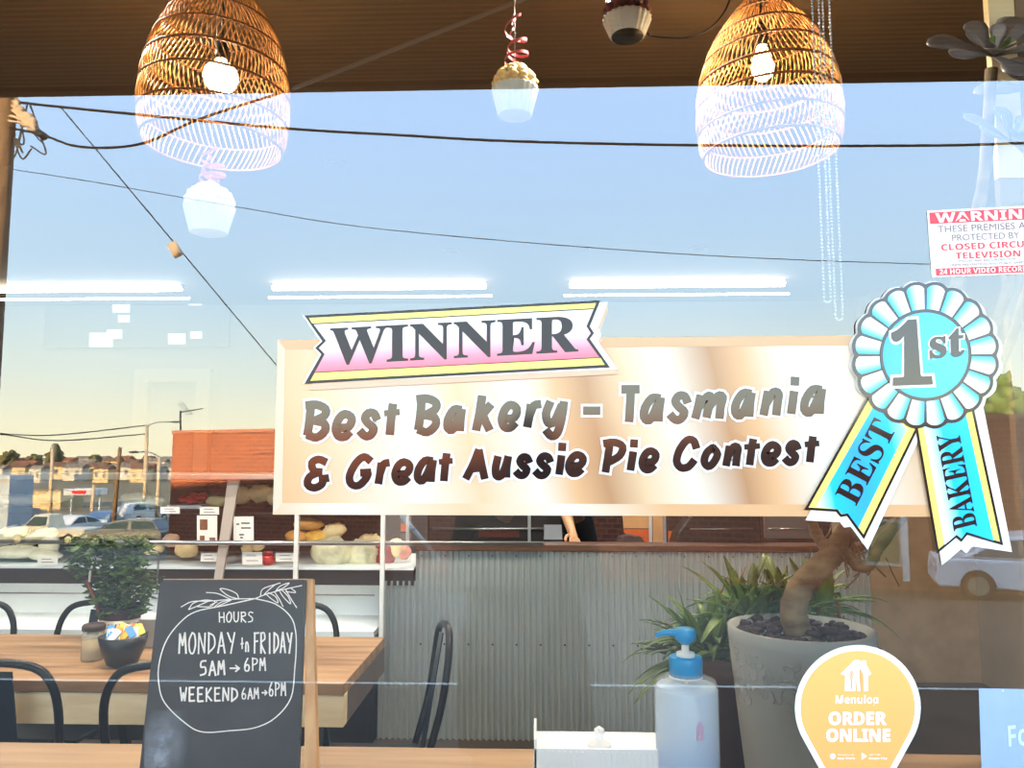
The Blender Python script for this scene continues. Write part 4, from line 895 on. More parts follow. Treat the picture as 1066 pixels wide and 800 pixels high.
for a_, b2 in ((-160, 160), (180, 384)):
    MB().tube([(X(a_, YC + .12), YC + .16, zs1 - .072), (X(b2, YC + .12), YC + .16, zs1 - .072)], .008, 8).build('light_tube', M_tubec, dc)
def cglass(m, *a): m.box(*a); return m
MB().box(X(398, YC), xu_, YC, YC + .004, zs1, ztop).build('front_glass', mat('case_glass', (1, 1, 1, 1), .03, alpha=.06), dc)

M_bun = mat('golden_crust', srgb(206, 146, 74), .6, vary=.25, scale=14)
M_loaf = mat('pale_crust', srgb(236, 210, 158), .6, vary=.2, scale=12)
M_bag = mat('bread_bag', srgb(244, 244, 218), .25, vary=.15, scale=9, spec=.6)
M_bagt = mat('green_print_bag', srgb(206, 204, 170), .25, vary=.3, scale=14, spec=.6)
M_red2 = mat('meat_red', srgb(196, 50, 56), .35, vary=.25, scale=20)
def item(name, px, py, w_, h_, Y, m_, label, cat, group=None, dy=.8, kind='ball', tilt=0, zbase=None):
    c = P(px, py, Y); rx = (X(px + w_/2, Y) - X(px, Y)); rz = h_ / 2 * (Y - CAMP.y) / F
    z = zbase + rz if zbase is not None else c.z
    T = Matrix.Rotation(tilt, 3, 'Y'); m = MB()
    if kind == 'ball': m.ball((c.x, Y, z), (rx, rx * dy, rz), 18, 10, M=T, bump=.22, seed=px)
    elif kind == 'loaf':
        for k in range(1): m.ball((c.x, Y, z), (rx, rx * dy, rz), 20, 12, M=T, bump=.12, seed=px)
        for k in range(3): m.tube([T @ Vector((rx * (-.5 + .42*k), -rx*dy*.55, rz*.78)) + Vector((c.x, Y, z)), T @ Vector((rx * (-.3 + .42*k), rx*dy*.3, rz*.93)) + Vector((c.x, Y, z))], rz * .13, 6)
    o = m.build(name, m_); return tag(o, label, cat, group)
Yi = YC + .32
# bagged loaves and rolls on the middle shelf, by place
G1 = 'bagged breads on the middle shelf'
for (px, py, w_, h_, t, nm) in ((8, 558, 44, 18, -.3, 'plump'), (38, 560, 42, 12, -.45, 'slim green tinged'), (51, 568, 20, 28, .1, 'upright peaked'), (18, 575, 46, 14, 0, 'low flat'), (46, 578, 36, 12, .1, 'small crumpled')):
    item('bagged_loaf', px, py, w_, h_, Yi - (.05 if py > 570 else 0), M_bag, nm + ' pale bagged loaf on the shelf beside the picture edge', 'bread', G1, .7, 'loaf', t)
for (px, py, w_, h_, nm) in ((159, 571, 24, 13, 'speckled seeded'), (178, 563, 18, 14, 'smooth round'), (194, 573, 24, 16, 'floury crumpled')):
    item('bread_roll', px, py, w_, h_, Yi, M_loaf if nm != 'smooth round' else mat('pink_crust', srgb(226, 180, 150), .6, vary=.1), nm + ' bread roll on the shelf right behind the trailing plant', 'bread roll', 'rolls near the trailing plant')
for (px, py, w_, h_, nm, mm) in ((322, 546, 30, 12, 'topmost golden', M_bun), (310, 559, 26, 13, 'lower orange', M_bun), (330, 559, 26, 14, 'lower yellow', mat('cheese_crust', srgb(226, 176, 70), .6, vary=.25, scale=20))):
    item('cheese_roll', px, py, w_, h_, Yi, mm, nm + ' roll of the pile beside the white post under the banner', 'bread roll', 'golden rolls piled by the post')
item('bagged_loaf', 348, 553, 26, 16, Yi, M_loaf, 'pale oval loaf on top of the bagged loaf between the two white posts', 'bread', G1, .7, 'loaf', -.2)
item('bagged_loaf', 346, 575, 46, 32, Yi - .04, M_bagt, 'large bag of sliced bread between the two white posts of the case', 'bread', G1, .6, 'ball', 0)
item('bagged_loaf', 376, 577, 36, 28, Yi - .02, M_bagt, 'bag of bread with green print touching the white post nearest the counter', 'bread', G1, .6, 'ball', 0)
item('bagged_loaf', 385, 562, 24, 12, Yi + .08, M_loaf, 'short loaf tucked behind the green printed bread bag', 'bread', G1, .6, 'loaf', 0)
for (px, py, nm, w_) in ((250, 516, 'front', 26), (271, 514, 'rear', 24), (286, 517, 'half hidden', 20)):
    item('round_loaf', px, py, w_, 19, Yi + .12, M_loaf, nm + ' round loaf of those on the top shelf beside the slanted post', 'bread', 'round loaves on the top shelf', .8, 'loaf')
for (px, py, nm, w_) in ((142, 519, 'cream bagged', 34), (158, 523, 'green topped bagged', 28)):
    item('bagged_loaf', px, py, w_, 12, Yi + .12, M_bag, nm + ' bread on the top shelf next to the red meat tray', 'bread', G1, .7, 'ball')
for (px, py, nm, w_) in ((20, 521, 'long', 60), (58, 517, 'lumpy', 36)):
    item('bagged_loaf', px, py, w_, 13, Yi + .12, M_bag, nm + ' bagged loaf on the top shelf above the bread at the picture edge', 'bread', G1, .7, 'ball')
mt = thing('meat_tray', P(198, 527, Yi + .1), 'shallow tray heaped with bright red meat on the top shelf', 'food tray')
x0, x1 = X(180, Yi + .1), X(216, Yi + .1); z0 = Z(528, Yi + .1)
MB().box(x0, x1, Yi, Yi + .2, z0 - .01, z0 + .012).build('tray', M_casew, mt, bevel=.003)
m = MB()
for k in range(16): m.ball((rnd.uniform(x0 + .02, x1 - .02), Yi + rnd.uniform(.03, .17), z0 + .012 + rnd.uniform(.01, .06)), (.028, .03, .018), 10, 6, bump=.5, seed=k)
m.build('meat', M_red2, mt)
item('wrapped_cheese', 226, 522, 22, 12, Yi + .1, mat('pale_cheese', srgb(212, 200, 150), .5, vary=.1), 'pale wrapped block on the top shelf between red meat and slanted post', 'food pack', None, .7)
for k, (px, py, w_, h_, nm) in enumerate(((402, 578, 22, 26, 'dark red cored'), (392, 574, 14, 16, 'smaller dark red'))):
    item('filled_roll', px, py, w_, h_, Yi, mat('salami', srgb(150, 52, 58), .5, vary=.5, scale=18), nm + ' filled roll beside the white post nearest the counter', 'sandwich', 'filled rolls')
for k, (px, py, nm, m_) in enumerate(((434, 570, 'open ended cream coloured', M_loaf), (441, 576, 'pink filled', mat('ham', srgb(224, 150, 130), .5, vary=.3, scale=20)))):
    if px < 424: item('filled_roll', px, py, 26, 20, Yi, m_, nm + ' filled roll', 'sandwich')
wr = [(412, 571, 18, 20, M_loaf, 'cream'), (421, 575, 14, 16, mat('ham', srgb(224, 150, 130), .5, vary=.3, scale=20), 'pink ham')]
for px, py, w_, h_, m_, nm in wr: item('wrap_sandwich', px, py, w_, h_, Yi, m_, nm + ' wrap sandwich at the counter end of the case shelf', 'sandwich', 'wrap sandwiches')
jr_ = thing('sauce_jar', P(279, 590, Yi - .12), 'small round red sauce jar between price cards on the shelf', 'jar'); c = P(279, 583, Yi - .12)
MB().lathe([(.02, 0), (.034, .012), (.036, .03), (.03, .05), (.02, .058)], (c.x, c.y, c.z - .03), 24).build('body', mat('sauce_red', srgb(186, 48, 50), .2), jr_)
MB().lathe([(.026, .058), (.026, .078), (.001, .079)], (c.x, c.y, c.z - .03), 24).build('lid', mat('jar_lid_red', srgb(150, 40, 40), .4), jr_)
for k, (px, py) in enumerate(((258, 571), (268, 569))):
    item('pastry', px, py, 14, 9, Yi - .05, M_loaf, ('flaky pastry nearer the slanted post, ' if k == 0 else 'flaky pastry nearer the red jar, ') + 'behind a white price card', 'pastry', 'flaky pastries')
for k in range(3):
    item('pastry', 248 + k * 17, 607, 14, 6, Yi - .16, mat('yellow_pastry', srgb(232, 190, 80), .6, vary=.2), ['yellow pastry slice over the slanted post side of the blackboard', 'middle yellow pastry slice low in the case over the blackboard', 'yellow pastry slice nearest the white post, over the blackboard'][k], 'pastry', 'yellow slices over the blackboard')
def card(name, x0, y0, x1, y1, Y, label, grp, cat='price card', lines=2):
    t = thing(name, P((x0+x1)/2, y1, Y), label, cat, grp); m = MB(); sheet(m, [(x0, y0), (x1, y0), (x1, y1), (x0, y1)], Y, th=.002); m.build('card', M_paper, t)
    m = MB()
    for k in range(lines): 
        yy = y0 + (y1-y0) * (k + .8) / (lines + .6); stroke(m, [(x0 + (x1-x0)*.2, yy), (x0 + (x1-x0)*(.8 if k % 2 else .7), yy)], .9, on(Y - .0008))
    m.build('writing_lines', mat('card_grey', srgb(150, 150, 152), .7), t)
Yt = YC + .085
for (x0, y0, x1, y1, nm) in ((39, 580, 60, 588, 'by the bagged loaves at the picture edge'), (167, 528, 187, 535, 'under the red meat tray'), (208, 528, 228, 536, 'under the wrapped block beside the slanted post'),
        (209, 576, 226, 585, 'below the photo notice'), (252, 575, 273, 588, 'touching the red sauce jar'), (287, 576, 308, 585, 'between red jar and white post')):
    card('price_card', x0, y0, x1, y1, Yt, 'small white price card ' + nm, 'price cards in the case')
t = thing('case_notice', P(215, 568, Yt), 'white notice with small food photos standing inside the display case', 'notice')
m = MB(); sheet(m, [(205, 537), (226, 537), (226, 568), (205, 568)], Yt, th=.002); m.build('sheet', M_paper, t)
m = MB(); sheet(m, [(208, 541), (216, 541), (216, 552), (208, 552)], Yt - .0008); sheet(m, [(218, 560), (224, 560), (224, 566), (218, 566)], Yt - .0008); sheet(m, [(208, 558), (213, 558), (213, 566), (208, 566)], Yt - .0008); m.build('photo', mat('notice_photo', srgb(120, 78, 52), .6, vary=.4, scale=40), t)
t = thing('case_notice', P(253, 566, Yt), 'white notice with dark printed lines standing beyond the slanted post', 'notice')
m = MB(); sheet(m, [(243, 538), (264, 538), (264, 566), (243, 566)], Yt, th=.002); m.build('sheet', M_paper, t)
m = MB()
for (a, b2, c2) in ((251, 260, 545), (251, 261, 550), (246, 249, 546), (249, 254, 557), (250, 253, 560)): stroke(m, [(a, c2), (b2, c2)], 1.6, on(Yt - .0008))
m.build('printed_line', mat('notice_ink', srgb(80, 84, 90), .7), t)

# papers and packages lying in the chilled deck
for k, (px, py, w_, h_, m_, nm) in enumerate(((276, 612, 22, 14, M_bag, 'green and white'), (286, 626, 18, 12, mat('pack_dark', srgb(90, 104, 100), .4, vary=.5, scale=30), 'dark printed'))):
    item('salad_pack', px, py, w_, h_, YC + .3, m_, nm + ' salad pack in the white deck beside the blackboard', 'food pack', 'salad packs')

# ------------------------------------------------------------------ corrugated counter
YK = 3.06
zk = Z(567, YK, 600)
M_corr = mat('corrugated_steel', srgb(176, 182, 180), .42, .35, vary=.12, scale=1.4, stretch=(1, 1, .5))
ct = thing('service_counter', (X(640, YK), YK, FZ), 'corrugated steel fronted service counter with brown timber top', 'counter')
def corr(x0, x1, z0, z1, Y, name):
    m = MB(); pitch = .0318; n = int((x1 - x0) / pitch * 10); vs = []
    for i in range(n + 1):
        x = x0 + (x1 - x0) * i / n; y = Y - .0115 * (1 + math.cos(2*PI*(x - x0)/pitch)) ; vs += [(x, y, z0), (x, y, z1)]
    m.add(vs, [(2*i, 2*i+2, 2*i+3, 2*i+1) for i in range(n)], 0, True); return m.build(name, M_corr, ct)
xk0, xk1 = xu_ + .012, X(905, YK)
corr(xm_ + .012, xk0, FZ + .0, zs1 - .075, YK, 'corrugated_sheet'); corr(xk0, xk1, FZ, zk - .03, YK, 'corrugated_sheet')
MB().box(xm_ + .012, xk0, YK + .005, YK + .5, FZ, zs1 - .08).box(xk0, xk1, YK + .005, YK + .12, FZ, zk - .036).build('carcass', M_darkpl, ct)
zw = zk - .16
MB().box(xk0, xk1, YK + .121, YK + .55, FZ, zw - .03).box(xk0, xk1, YK + .121, YK + .6, zw - .03, zw).build('worktop', M_darkpl, ct)
MB().box(xk0, xk1, YK - .03, YK + .14, zk - .035, zk).build('counter_top', wood('counter_wood', srgb(72, 44, 32), srgb(104, 68, 48), 4, (1, 8, 8)), ct, bevel=.004)
m = MB()
zn = Z(671, YK, 600)
for k in range(22): m.lathe([(.006, 0), (.006, .003), (.001, .004)], (0, 0, 0), 8)
m = MB()
for k in range(20):
    x = xk0 + .03 + k * .127
    if x < xk1: m.ball((x, YK - .024, zn), .0052, 8, 6); m.ball((x, YK - .024, zk - .06), .004, 8, 6)
tag(m.build('roofing_screws', M_darkpl, ct), kind='stuff')

XPY = 555
M_orange = mat('orange_panel', srgb(246, 110, 40), .6, vary=.08)
M_tanp = mat('tan_panel', srgb(240, 180, 120), .6, vary=.08)
tag(MB().box(X(860, 4.2), XR, 4.2, 4.3, FZ, 1.95).build('wall_side_partition', mat('partition_tan', srgb(200, 178, 148), .8, vary=.1)), kind='structure')
tag(MB().box(X(455, 4.6), X(840, 4.6), 4.62, 4.72, FZ, 1.9).build('wall_partition', mat('partition_brown', srgb(54, 40, 34), .7, vary=.2)), kind='structure')
def pan(x0, y0, x1, y1, Y, m_, th=.02): return MB().box(X(x0, Y), X(x1, Y), Y, Y + th, Z(y1, Y), Z(y0, Y))
pt_ = thing('back_shelf_unit', (X(660, 4.5), 4.5, FZ), 'orange backed shelving unit glowing behind the staff member in black', 'shelf unit')
pan(632, 551, 678, 566, 4.56, M_orange).build('orange_board', M_orange, pt_); pan(632, 520, 678, 550, 4.56, M_tanp).build('tan_board', M_tanp, pt_)
pan(676, 520, 679, 567, 4.52, 0).build('post', M_casew, pt_); pan(680, 520, 692, 567, 4.5, 0).build('side_board', M_tanp, pt_); pan(696, 553, 703, 566, 4.5, 0).build('orange_board', M_orange, pt_)
MB().box(X(628, 4.5), X(704, 4.5), 4.48, 4.6, FZ, Z(567, 4.5)).build('lower_cupboard', M_cased, pt_)
fs_ = thing('wall_shelf', P(412, 552, 4.2), 'orange fronted shelf beyond the display case, under the banner', 'shelf')
pan(373, 546, 425, 554, 4.2, 0).build('orange_edge', M_orange, fs_); MB().box(X(373, 4.2), X(425, 4.2), 4.22, 4.5, Z(556, 4.2), Z(553, 4.2)).build('board', M_cased, fs_)
# espresso machine like steel box, black curved machine, dark stack of trays
sb_ = thing('steel_warmer', (X(822, 3.45), 3.45, zw), 'brushed steel food warmer on the counter behind the succulent stem', 'food warmer')
pan(796, 530, 850, 560, 3.37, 0).build('front', M_steel, sb_); MB().box(X(796, 3.65), X(850, 3.65), 3.40, 3.62, zw, Z(530, 3.65)).build('body', M_darkpl, sb_)
MB().tube([P(800, 551, 3.36), P(846, 551, 3.36)], .006, 8).build('handle', M_steel, sb_)
bm_ = thing('black_oven', (X(745, 3.3), 3.3, zw), 'black round shouldered machine on the counter between shelving and steel warmer', 'machine')
Ym = YK + .15
m = MB(); m.prism([Vector((P(700, 568, Ym).x, Ym, zw)), P(702, 566, Ym), P(705, 556, Ym), P(714, 544, Ym), P(724, 530, Ym), P(792, 530, Ym), Vector((P(792, 568, Ym).x, Ym, zw))], (0, .18, 0)); m.build('body', M_darkpl, bm_, bevel=.01)
MB().tube([P(718, 551, Ym - .01), P(785, 551, Ym - .01)], .003, 6).build('trim_line', M_steel, bm_)
ts_ = thing('till_drawer', (X(573, YK + .22), YK + .22, zw), 'low black slotted holder on the counter beside the staff arm', 'holder')
x0, x1 = X(566, YK + .12), X(586, YK + .12)
m = MB(); m.box(x0, x1, YK + .15, YK + .33, zw, zk + .01); m.box(x0, x1, YK + .31, YK + .33, zk, zk + .075); m.build('holder_body', M_darkpl, ts_)
for k in range(4): MB().box(x0 + .003, x1 - .003, YK + .155 + k * .04, YK + .158 + k * .04, zk + .01, zk + .045 + k * .012).build('divider', M_steel, ts_)
kb = thing('card_reader', (X(655, YK + .2), YK + .2, zw), 'low black cash register keyboard on the counter right of the black apron', 'till')
m = MB(); yq = YK + .15; m.prism([Vector((X(643, yq), yq, zw)), P(643, 566, yq), P(645, 560, yq), P(656, 558, yq), P(668, 560, yq), P(672, 566, yq), Vector((X(672, yq), yq, zw))], (0, .12, 0)); m.build('body', M_darkpl, kb)
m = MB()
for k in range(5): m.ball(P(648 + k * 4, 559.0, YK + .155), .006, 8, 5)
m.build('keys', mat('till_key', srgb(150, 60, 50), .5), kb)
# uprights standing on the counter under the banner
for px, nm in ((424, 'nearest the display case'), (551, 'in the middle of the counter'), (692, 'nearest the black machine')):
    Yp = YK + .06; m = MB(); m.box(X(px, Yp) - .008, X(px, Yp) + .008, Yp, Yp + .016, zk, 2.1); o = m.build('guard_post', M_steel); tag(o, 'slim steel upright standing on the counter, ' + nm, 'upright', 'counter uprights')
pm_ = thing('speed_oven', P(500, 560, 4.3), 'dark oven with steel rail on the back bench beyond the counter', 'oven')
MB().box(X(445, 4.25), X(585, 4.25), 4.25, 4.58, FZ, 1.75).build('body', mat('oven_dark', srgb(38, 28, 26), .4, vary=.2), pm_, bevel=.01)
MB().tube([P(450, 551, 4.22), P(578, 551, 4.22)], .008, 8).build('rail', M_steel, pm_); MB().box(X(498, 4.24), X(540, 4.24), 4.236, 4.25, Z(560, 4.24), Z(553, 4.24)).build('door_window', mat('oven_red', srgb(92, 40, 30), .3), pm_)

# fluorescent ceiling lights
for k, (a, b2) in enumerate(((-40, 190), (283, 507), (592, 818))):
    Yl = 5.05; zl_ = Z(298, Yl, 500); xa_, xb_ = P(a, 298, Yl).x, P(b2, 298, Yl).x
    t = thing('ceiling_light', ((xa_ + xb_)/2, Yl, CZ), ['long fluorescent batten light cut by the picture edge', 'long fluorescent batten light just over the winner ribbon', 'long fluorescent batten light ending near the bead chains'][k], 'ceiling light', 'fluorescent batten lights')
    MB().box(xa_, xb_, Yl + .02, Yl + .08, zl_ + .02, CZ).build('housing', mat('batten_grey', srgb(120, 118, 112), .6), t, bevel=.004)
    MB().tube([(xa_ + .01, Yl, zl_), (xb_ - .01, Yl, zl_)], .024, 12).build('tube', M_tube, t)
    MB().tube([(xa_ - .04, Yl + .05, zl_ - .072), (xb_ + .04, Yl + .05, zl_ - .072)], .008, 10).build('tube', M_tube, t)
    for xe in (xa_, xb_ - .02): MB().box(xe, xe + .02, Yl - .01, Yl + .04, zl_ + .0, zl_ + .05).build('end_cap', mat('batten_grey', srgb(120, 118, 112), .6), t)
# fill lights added to brighten the shop, each with a small ring
k = 0
for (x, y, pw, nm) in ((-2.7, 1.0, 150, 'over the table end wall'), (-1.3, 1.0, 150, 'over the cafe table'), (.2, 1.0, 150, 'between the rattan lamps'), (1.6, 1.0, 120, 'over the grey pot'), (-2.6, 2.5, 130, 'over the bagged breads'), (-1.0, 2.5, 110, 'over the blackboard side of the case'), (.3, 4.05, 150, 'over the staff member in black'), (1.1, 4.1, 90, 'over the black machine'), (-.6, 4.1, 60, 'over the dark oven')):
    t = thing('fill_light', (x, y, CZ), 'small fill light added in the ceiling ' + nm, 'fill_light', 'added fill lights')
    MB().lathe([(.055, 0), (.055, -.006), (.042, -.008), (.042, -.001)], (x, y, CZ), 24).build('trim_ring', mat('ring_brown', srgb(110, 84, 62), .6), t)
    ls = bpy.data.lights.new('spot', 'SPOT'); lo = bpy.data.objects.new('spot', ls); COL.objects.link(lo); lo.location = (x, y, CZ - .02); ls.energy = pw * .9; ls.color = (1, .90, .76); ls.spot_size = math.radians(150); ls.spot_blend = .6; ls.shadow_soft_size = .05
    lo.parent = t; lo.matrix_parent_inverse = Matrix.Translation(-t.location)

# back wall boards and notes
XPY = 340
Yw = YB - .05
mbd = thing('menu_board', P(142, 362, Yw), 'large dark menu board with small paper notes on the back wall', 'board')
MB().box(X(46, Yw), X(238, Yw), Yw, Yw + .03, Z(362, Yw, 140), Z(318, Yw, 140)).build('board', mat('board_dark', srgb(50, 60, 66), .6), mbd)
for k, (x, y, s) in enumerate(((126, 320, 9), (129, 332, 6), (119, 348, 8), (105, 354, 12), (184, 353, 9), (204, 349, 6), (203, 314, 7))):
    sh = MB(); sheet(sh, [(x - s, y - s*.6), (x + s, y - s*.6), (x + s, y + s*.6), (x - s, y + s*.6)], Yw - .004, th=.002); tag(sh.build('paper_note', M_paper), ['white note nearest the board top, in its middle', 'tiny white note just under the one in the middle', 'white note right above the widest note', 'widest white note, lowest on the board', 'white note low on the banner half of the menu board', 'small white note nearest the banner, low on the menu board', 'white note alone at the upper corner of the menu board'][k], 'paper note', 'paper notes on the menu board')
M_dframe = mat('door_frame', srgb(128, 122, 112), .7)
tag(MB().box(X(144, Yw), X(158, Yw), Yw - .03, YB, FZ, Z(398, Yw, 150)).box(X(208, Yw), X(222, Yw), Yw - .03, YB, FZ, Z(398, Yw, 150)).box(X(144, Yw), X(222, Yw), Yw - .03, YB, Z(398, Yw, 150), Z(385, Yw, 150)).build('door_1', M_dframe), kind='structure')

# cream pier and side window behind the dark rosettes
pz = P(1045, 185, .62).z; xp0, xp1 = P(1031, 40, .62).x, P(1058, 40, .62).x
tag(MB().box(xp0, xp1, .62, .64, pz, CZ).build('trim_1', mat('cream_pier', srgb(250, 236, 196), .7)), kind='structure')
tag(MB().box(xp1 + .002, XR, .62, .64, pz, CZ).box(xp0, XR, .62, .64, FZ, pz - .002).build('trim_2', mat('brown_pier', srgb(136, 120, 100), .7)), kind='structure')
XPY = 555
# ------------------------------------------------------------------ people
def person(name, base, label, joints, shirt, trousers, hair, facing, skin=M_skin, apron=None, s=1.0):
    """joints: world points of neck, head, shoulders, elbows, wrists, hips, knees, ankles; one skinned body, clothes as shells"""
    t = thing(name, base, label, 'person')
    J = {k: Vector(v) for k, v in joints.items()}
    fw = Vector(facing).normalized(); sd = Vector((-fw.y, fw.x, 0))
    def skinm(nm, nodes, edges, rad, m_, root=0, par=t, sub=2):
        me = bpy.data.meshes.new(nm); me.from_pydata([tuple(v) for v in nodes], edges, []); o = bpy.data.objects.new(nm, me); COL.objects.link(o)
        sk = o.modifiers.new('k', 'SKIN'); sk.use_smooth_shade = True
        for i, r_ in enumerate(rad):
            rr = r_ if isinstance(r_, tuple) else (r_, r_); me.skin_vertices[0].data[i].radius = rr; me.skin_vertices[0].data[i].use_root = (i == root)
        b = o.modifiers.new('s', 'SUBSURF'); b.levels = sub; b.render_levels = sub
        bpy.context.view_layer.update(); ev = bpy.data.meshes.new_from_object(o.evaluated_get(bpy.context.evaluated_depsgraph_get()))
        bpy.data.objects.remove(o); ev.materials.clear(); ev.materials.append(m_)
        for p in ev.polygons: p.use_smooth = True
        q = bpy.data.objects.new(nm, ev); COL.objects.link(q); q.parent = par; q.matrix_parent_inverse = Matrix.Translation(-par.location); return q
    pel = (J['hipL'] + J['hipR']) / 2 + Vector((0, 0, .06)); waist = pel + (J['neck'] - pel) * .38; chest = pel + (J['neck'] - pel) * .74
    n = [pel, waist, chest, J['neck'], J['neck'] + (J['head'] - J['neck']) * .4]; e = [(0,1),(1,2),(2,3),(3,4)]; r_ = [.125*s, .115*s, .13*s, .055*s, .055*s]
    for S in 'LR':
        i = len(n); n += [J['sh'+S], J['el'+S], J['wr'+S]]; e += [(2, i), (i, i+1), (i+1, i+2)]; r_ += [.06*s, .042*s, .028*s]
        i = len(n); n += [J['hip'+S], J['kn'+S], J['an'+S], J['an'+S] + Vector((0, 0, -.05)) + fw * .16]; e += [(0, i), (i, i+1), (i+1, i+2), (i+2, i+3)]; r_ += [.088*s, .06*s, .042*s, .035*s]
        w_ = J['wr'+S]; d = (w_ - J['el'+S]).normalized(); hd = J.get('grip'+S, d).normalized() if ('grip'+S) in J else d
        sgn = 1 if S == 'L' else -1
        side = hd.cross(Vector((0, 0, 1))); side = side.normalized() if side.length > .1 else sd
        palm = w_ + hd * .05; i = len(n); n.append(palm); e.append((i - 5, i)); r_.append((.036*s, .016*s))
        for f_ in range(4):
            off = side * (.026 - .0175 * f_); L_ = (.066, .078, .072, .056)[f_]; curl = Vector((0, 0, -1)) * .5 + fw * .1
            b0 = palm + hd * .035 + off; k = len(n); n += [b0, b0 + hd * L_ * .5 + curl * .008, b0 + hd * L_ * .85 + curl * .03]; e += [(i, k), (k, k+1), (k+1, k+2)]; r_ += [.0095, .009, .0075]
        k = len(n); n += [palm - hd * .015 + side * .035, palm + hd * .02 + side * .055, palm + hd * .045 + side * .055]; e += [(i, k), (k, k+1), (k+1, k+2)]; r_ += [.011, .010, .009]
    body = skinm('body', n, e, r_, skin)
    hc = J['head']; H = MB(); T = Matrix((( sd.x, fw.x, 0), (sd.y, fw.y, 0), (0, 0, 1)))
    H.ball(hc, (.075, .095, .118), 24, 16, M=T); H.ball(hc + T @ Vector((0, .045, -.06)), (.052, .05, .05), 16, 10, M=T)
    H.ball(hc + T @ Vector((0, .102, -.018)), (.013, .018, .024), 10, 8, M=T)
    for q in (-1, 1): H.ball(hc + T @ Vector((q*.077, 0, -.01)), (.01, .02, .032), 10, 8, M=T)
    H.build('head', skin, t)
    H = MB()
    for q in (-1, 1): H.ball(hc + T @ Vector((q*.030, .088, .012)), (.012, .008, .008), 10, 8, M=T)
    H.build('eyes', M_darkpl, t); MB().ball(hc + T @ Vector((0, .092, -.055)), (.022, .008, .006), 10, 6, M=T).build('mouth', mat('lips', srgb(160, 84, 76), .5), t)
    hb = MB(); hb.ball(hc + T @ Vector((0, -.014, .02)), (.084, .10, .115), 24, 16, M=T, bump=.06)
    hm = hb
    keep = []
    for f_ in hm.f:
        c = sum((Vector(hm.v[i]) for i in f_), Vector()) / len(f_) - hc; l = T.transposed() @ c
        if not (l.y > .035 and l.z < .06): keep.append(f_)
    hm.f = keep; hm.m = [0] * len(keep); hm.sm = [True] * len(keep); hm.build('hair', hair, t)
    # clothing shells
    n = [pel + Vector((0, 0, -.04)), waist, chest, J['neck'] - Vector((0, 0, .03))]; e = [(0,1),(1,2),(2,3)]; r_ = [.15*s, .138*s, .150*s, .07*s]
    for S in 'LR': i = len(n); n += [J['sh'+S], J['el'+S], J['el'+S] + (J['wr'+S] - J['el'+S]) * (.85 if apron is None else .12)]; e += [(2, i), (i, i+1), (i+1, i+2)]; r_ += [.074*s, .056*s, .045*s]
    skinm('shirt', n, e, r_, shirt)
    n = [pel + Vector((0, 0, .02))]; e = []; r_ = [.145*s]
    for S in 'LR': i = len(n); n += [J['hip'+S], J['kn'+S], J['an'+S] + Vector((0, 0, .03))]; e += [(0, i), (i, i+1), (i+1, i+2)]; r_ += [.100*s, .074*s, .062*s]
    skinm('trousers', n, e, r_, trousers)
    for S in 'LR': MB().ball(J['an'+S] + fw * .07 + Vector((0, 0, -.035)), (.048, .135, .045), 16, 10, M=T).build('shoe', M_darkpl, t)
    return t
M_blk = mat('black_cloth', srgb(16, 15, 18), .9, spec=.1); M_hair = mat('brown_hair', srgb(60, 42, 30), .6, vary=.3, scale=40)
Ys = 3.98; sx_ = X(616, Ys); z0 = FZ
stf = person('person', (sx_, Ys, z0), 'person in black behind the counter, bare forearm reaching down beside the slotted holder', dict(
    neck=(sx_ + .0, Ys, z0 + 1.42), head=(sx_, Ys - .03, z0 + 1.58), shL=(sx_ + .15, Ys, z0 + 1.36), shR=(sx_ - .17, Ys, z0 + 1.36), elL=(sx_ + .15, Ys + .06, z0 + 1.10), elR=(X(592, Ys) - .02, Ys - .06, z0 + 1.12),
    wrL=(sx_ + .13, Ys + .02, z0 + .86), wrR=(X(595, Ys - .2), Ys - .22, Z(553, Ys - .2)), hipL=(sx_ + .09, Ys, z0 + .90), hipR=(sx_ - .09, Ys, z0 + .90), knL=(sx_ + .10, Ys - .01, z0 + .49), knR=(sx_ - .10, Ys - .01, z0 + .49),
    anL=(sx_ + .10, Ys + .03, z0 + .09), anR=(sx_ - .10, Ys + .03, z0 + .09)), M_blk, M_blk, M_hair, (0, -1, 0), apron=True)
MB().lathe([(.19, FZ + .45), (.21, FZ + .6), (.215, FZ + .95), (.205, FZ + 1.1), (.20, FZ + 1.3), (.12, FZ + 1.42)], (sx_, 0, 0), 40).build('tunic', M_blk, stf)
_c = [o for o in stf.children if o.name.startswith('tunic')][0]
for _v in _c.data.vertices: _v.co.x = sx_ + (_v.co.x - sx_) * .98; _v.co.y = Ys + _v.co.y * .7
XPY = 480
Yp = -1.62
PX = -.055
ph = person('person', (0.0, Yp, 0), 'person in dark clothes on the footpath mirrored in the window, holding up a phone', dict(
    neck=(PX, Yp, 1.47), head=(PX + .02, Yp + .02, 1.64), shL=(PX - .19, Yp, 1.41), shR=(PX + .19, Yp, 1.41), elL=(PX - .20, Yp + .14, 1.18), elR=(PX + .21, Yp + .14, 1.18),
    wrL=(-.085, Yp + .30, 1.48), wrR=(.105, Yp + .30, 1.48), gripL=(.15, .75, .6), gripR=(-.15, .75, .6), hipL=(PX - .10, Yp, .93), hipR=(PX + .10, Yp, .93), knL=(PX - .10, Yp + .01, .50), knR=(PX + .10, Yp + .01, .50),
    anL=(PX - .11, Yp - .03, .09), anR=(PX + .11, Yp - .03, .09)), mat('dark_jacket', srgb(26, 27, 30), .9), mat('dark_jeans', srgb(24, 27, 36), .9), M_hair, (0, 1, 0), s=1.06)
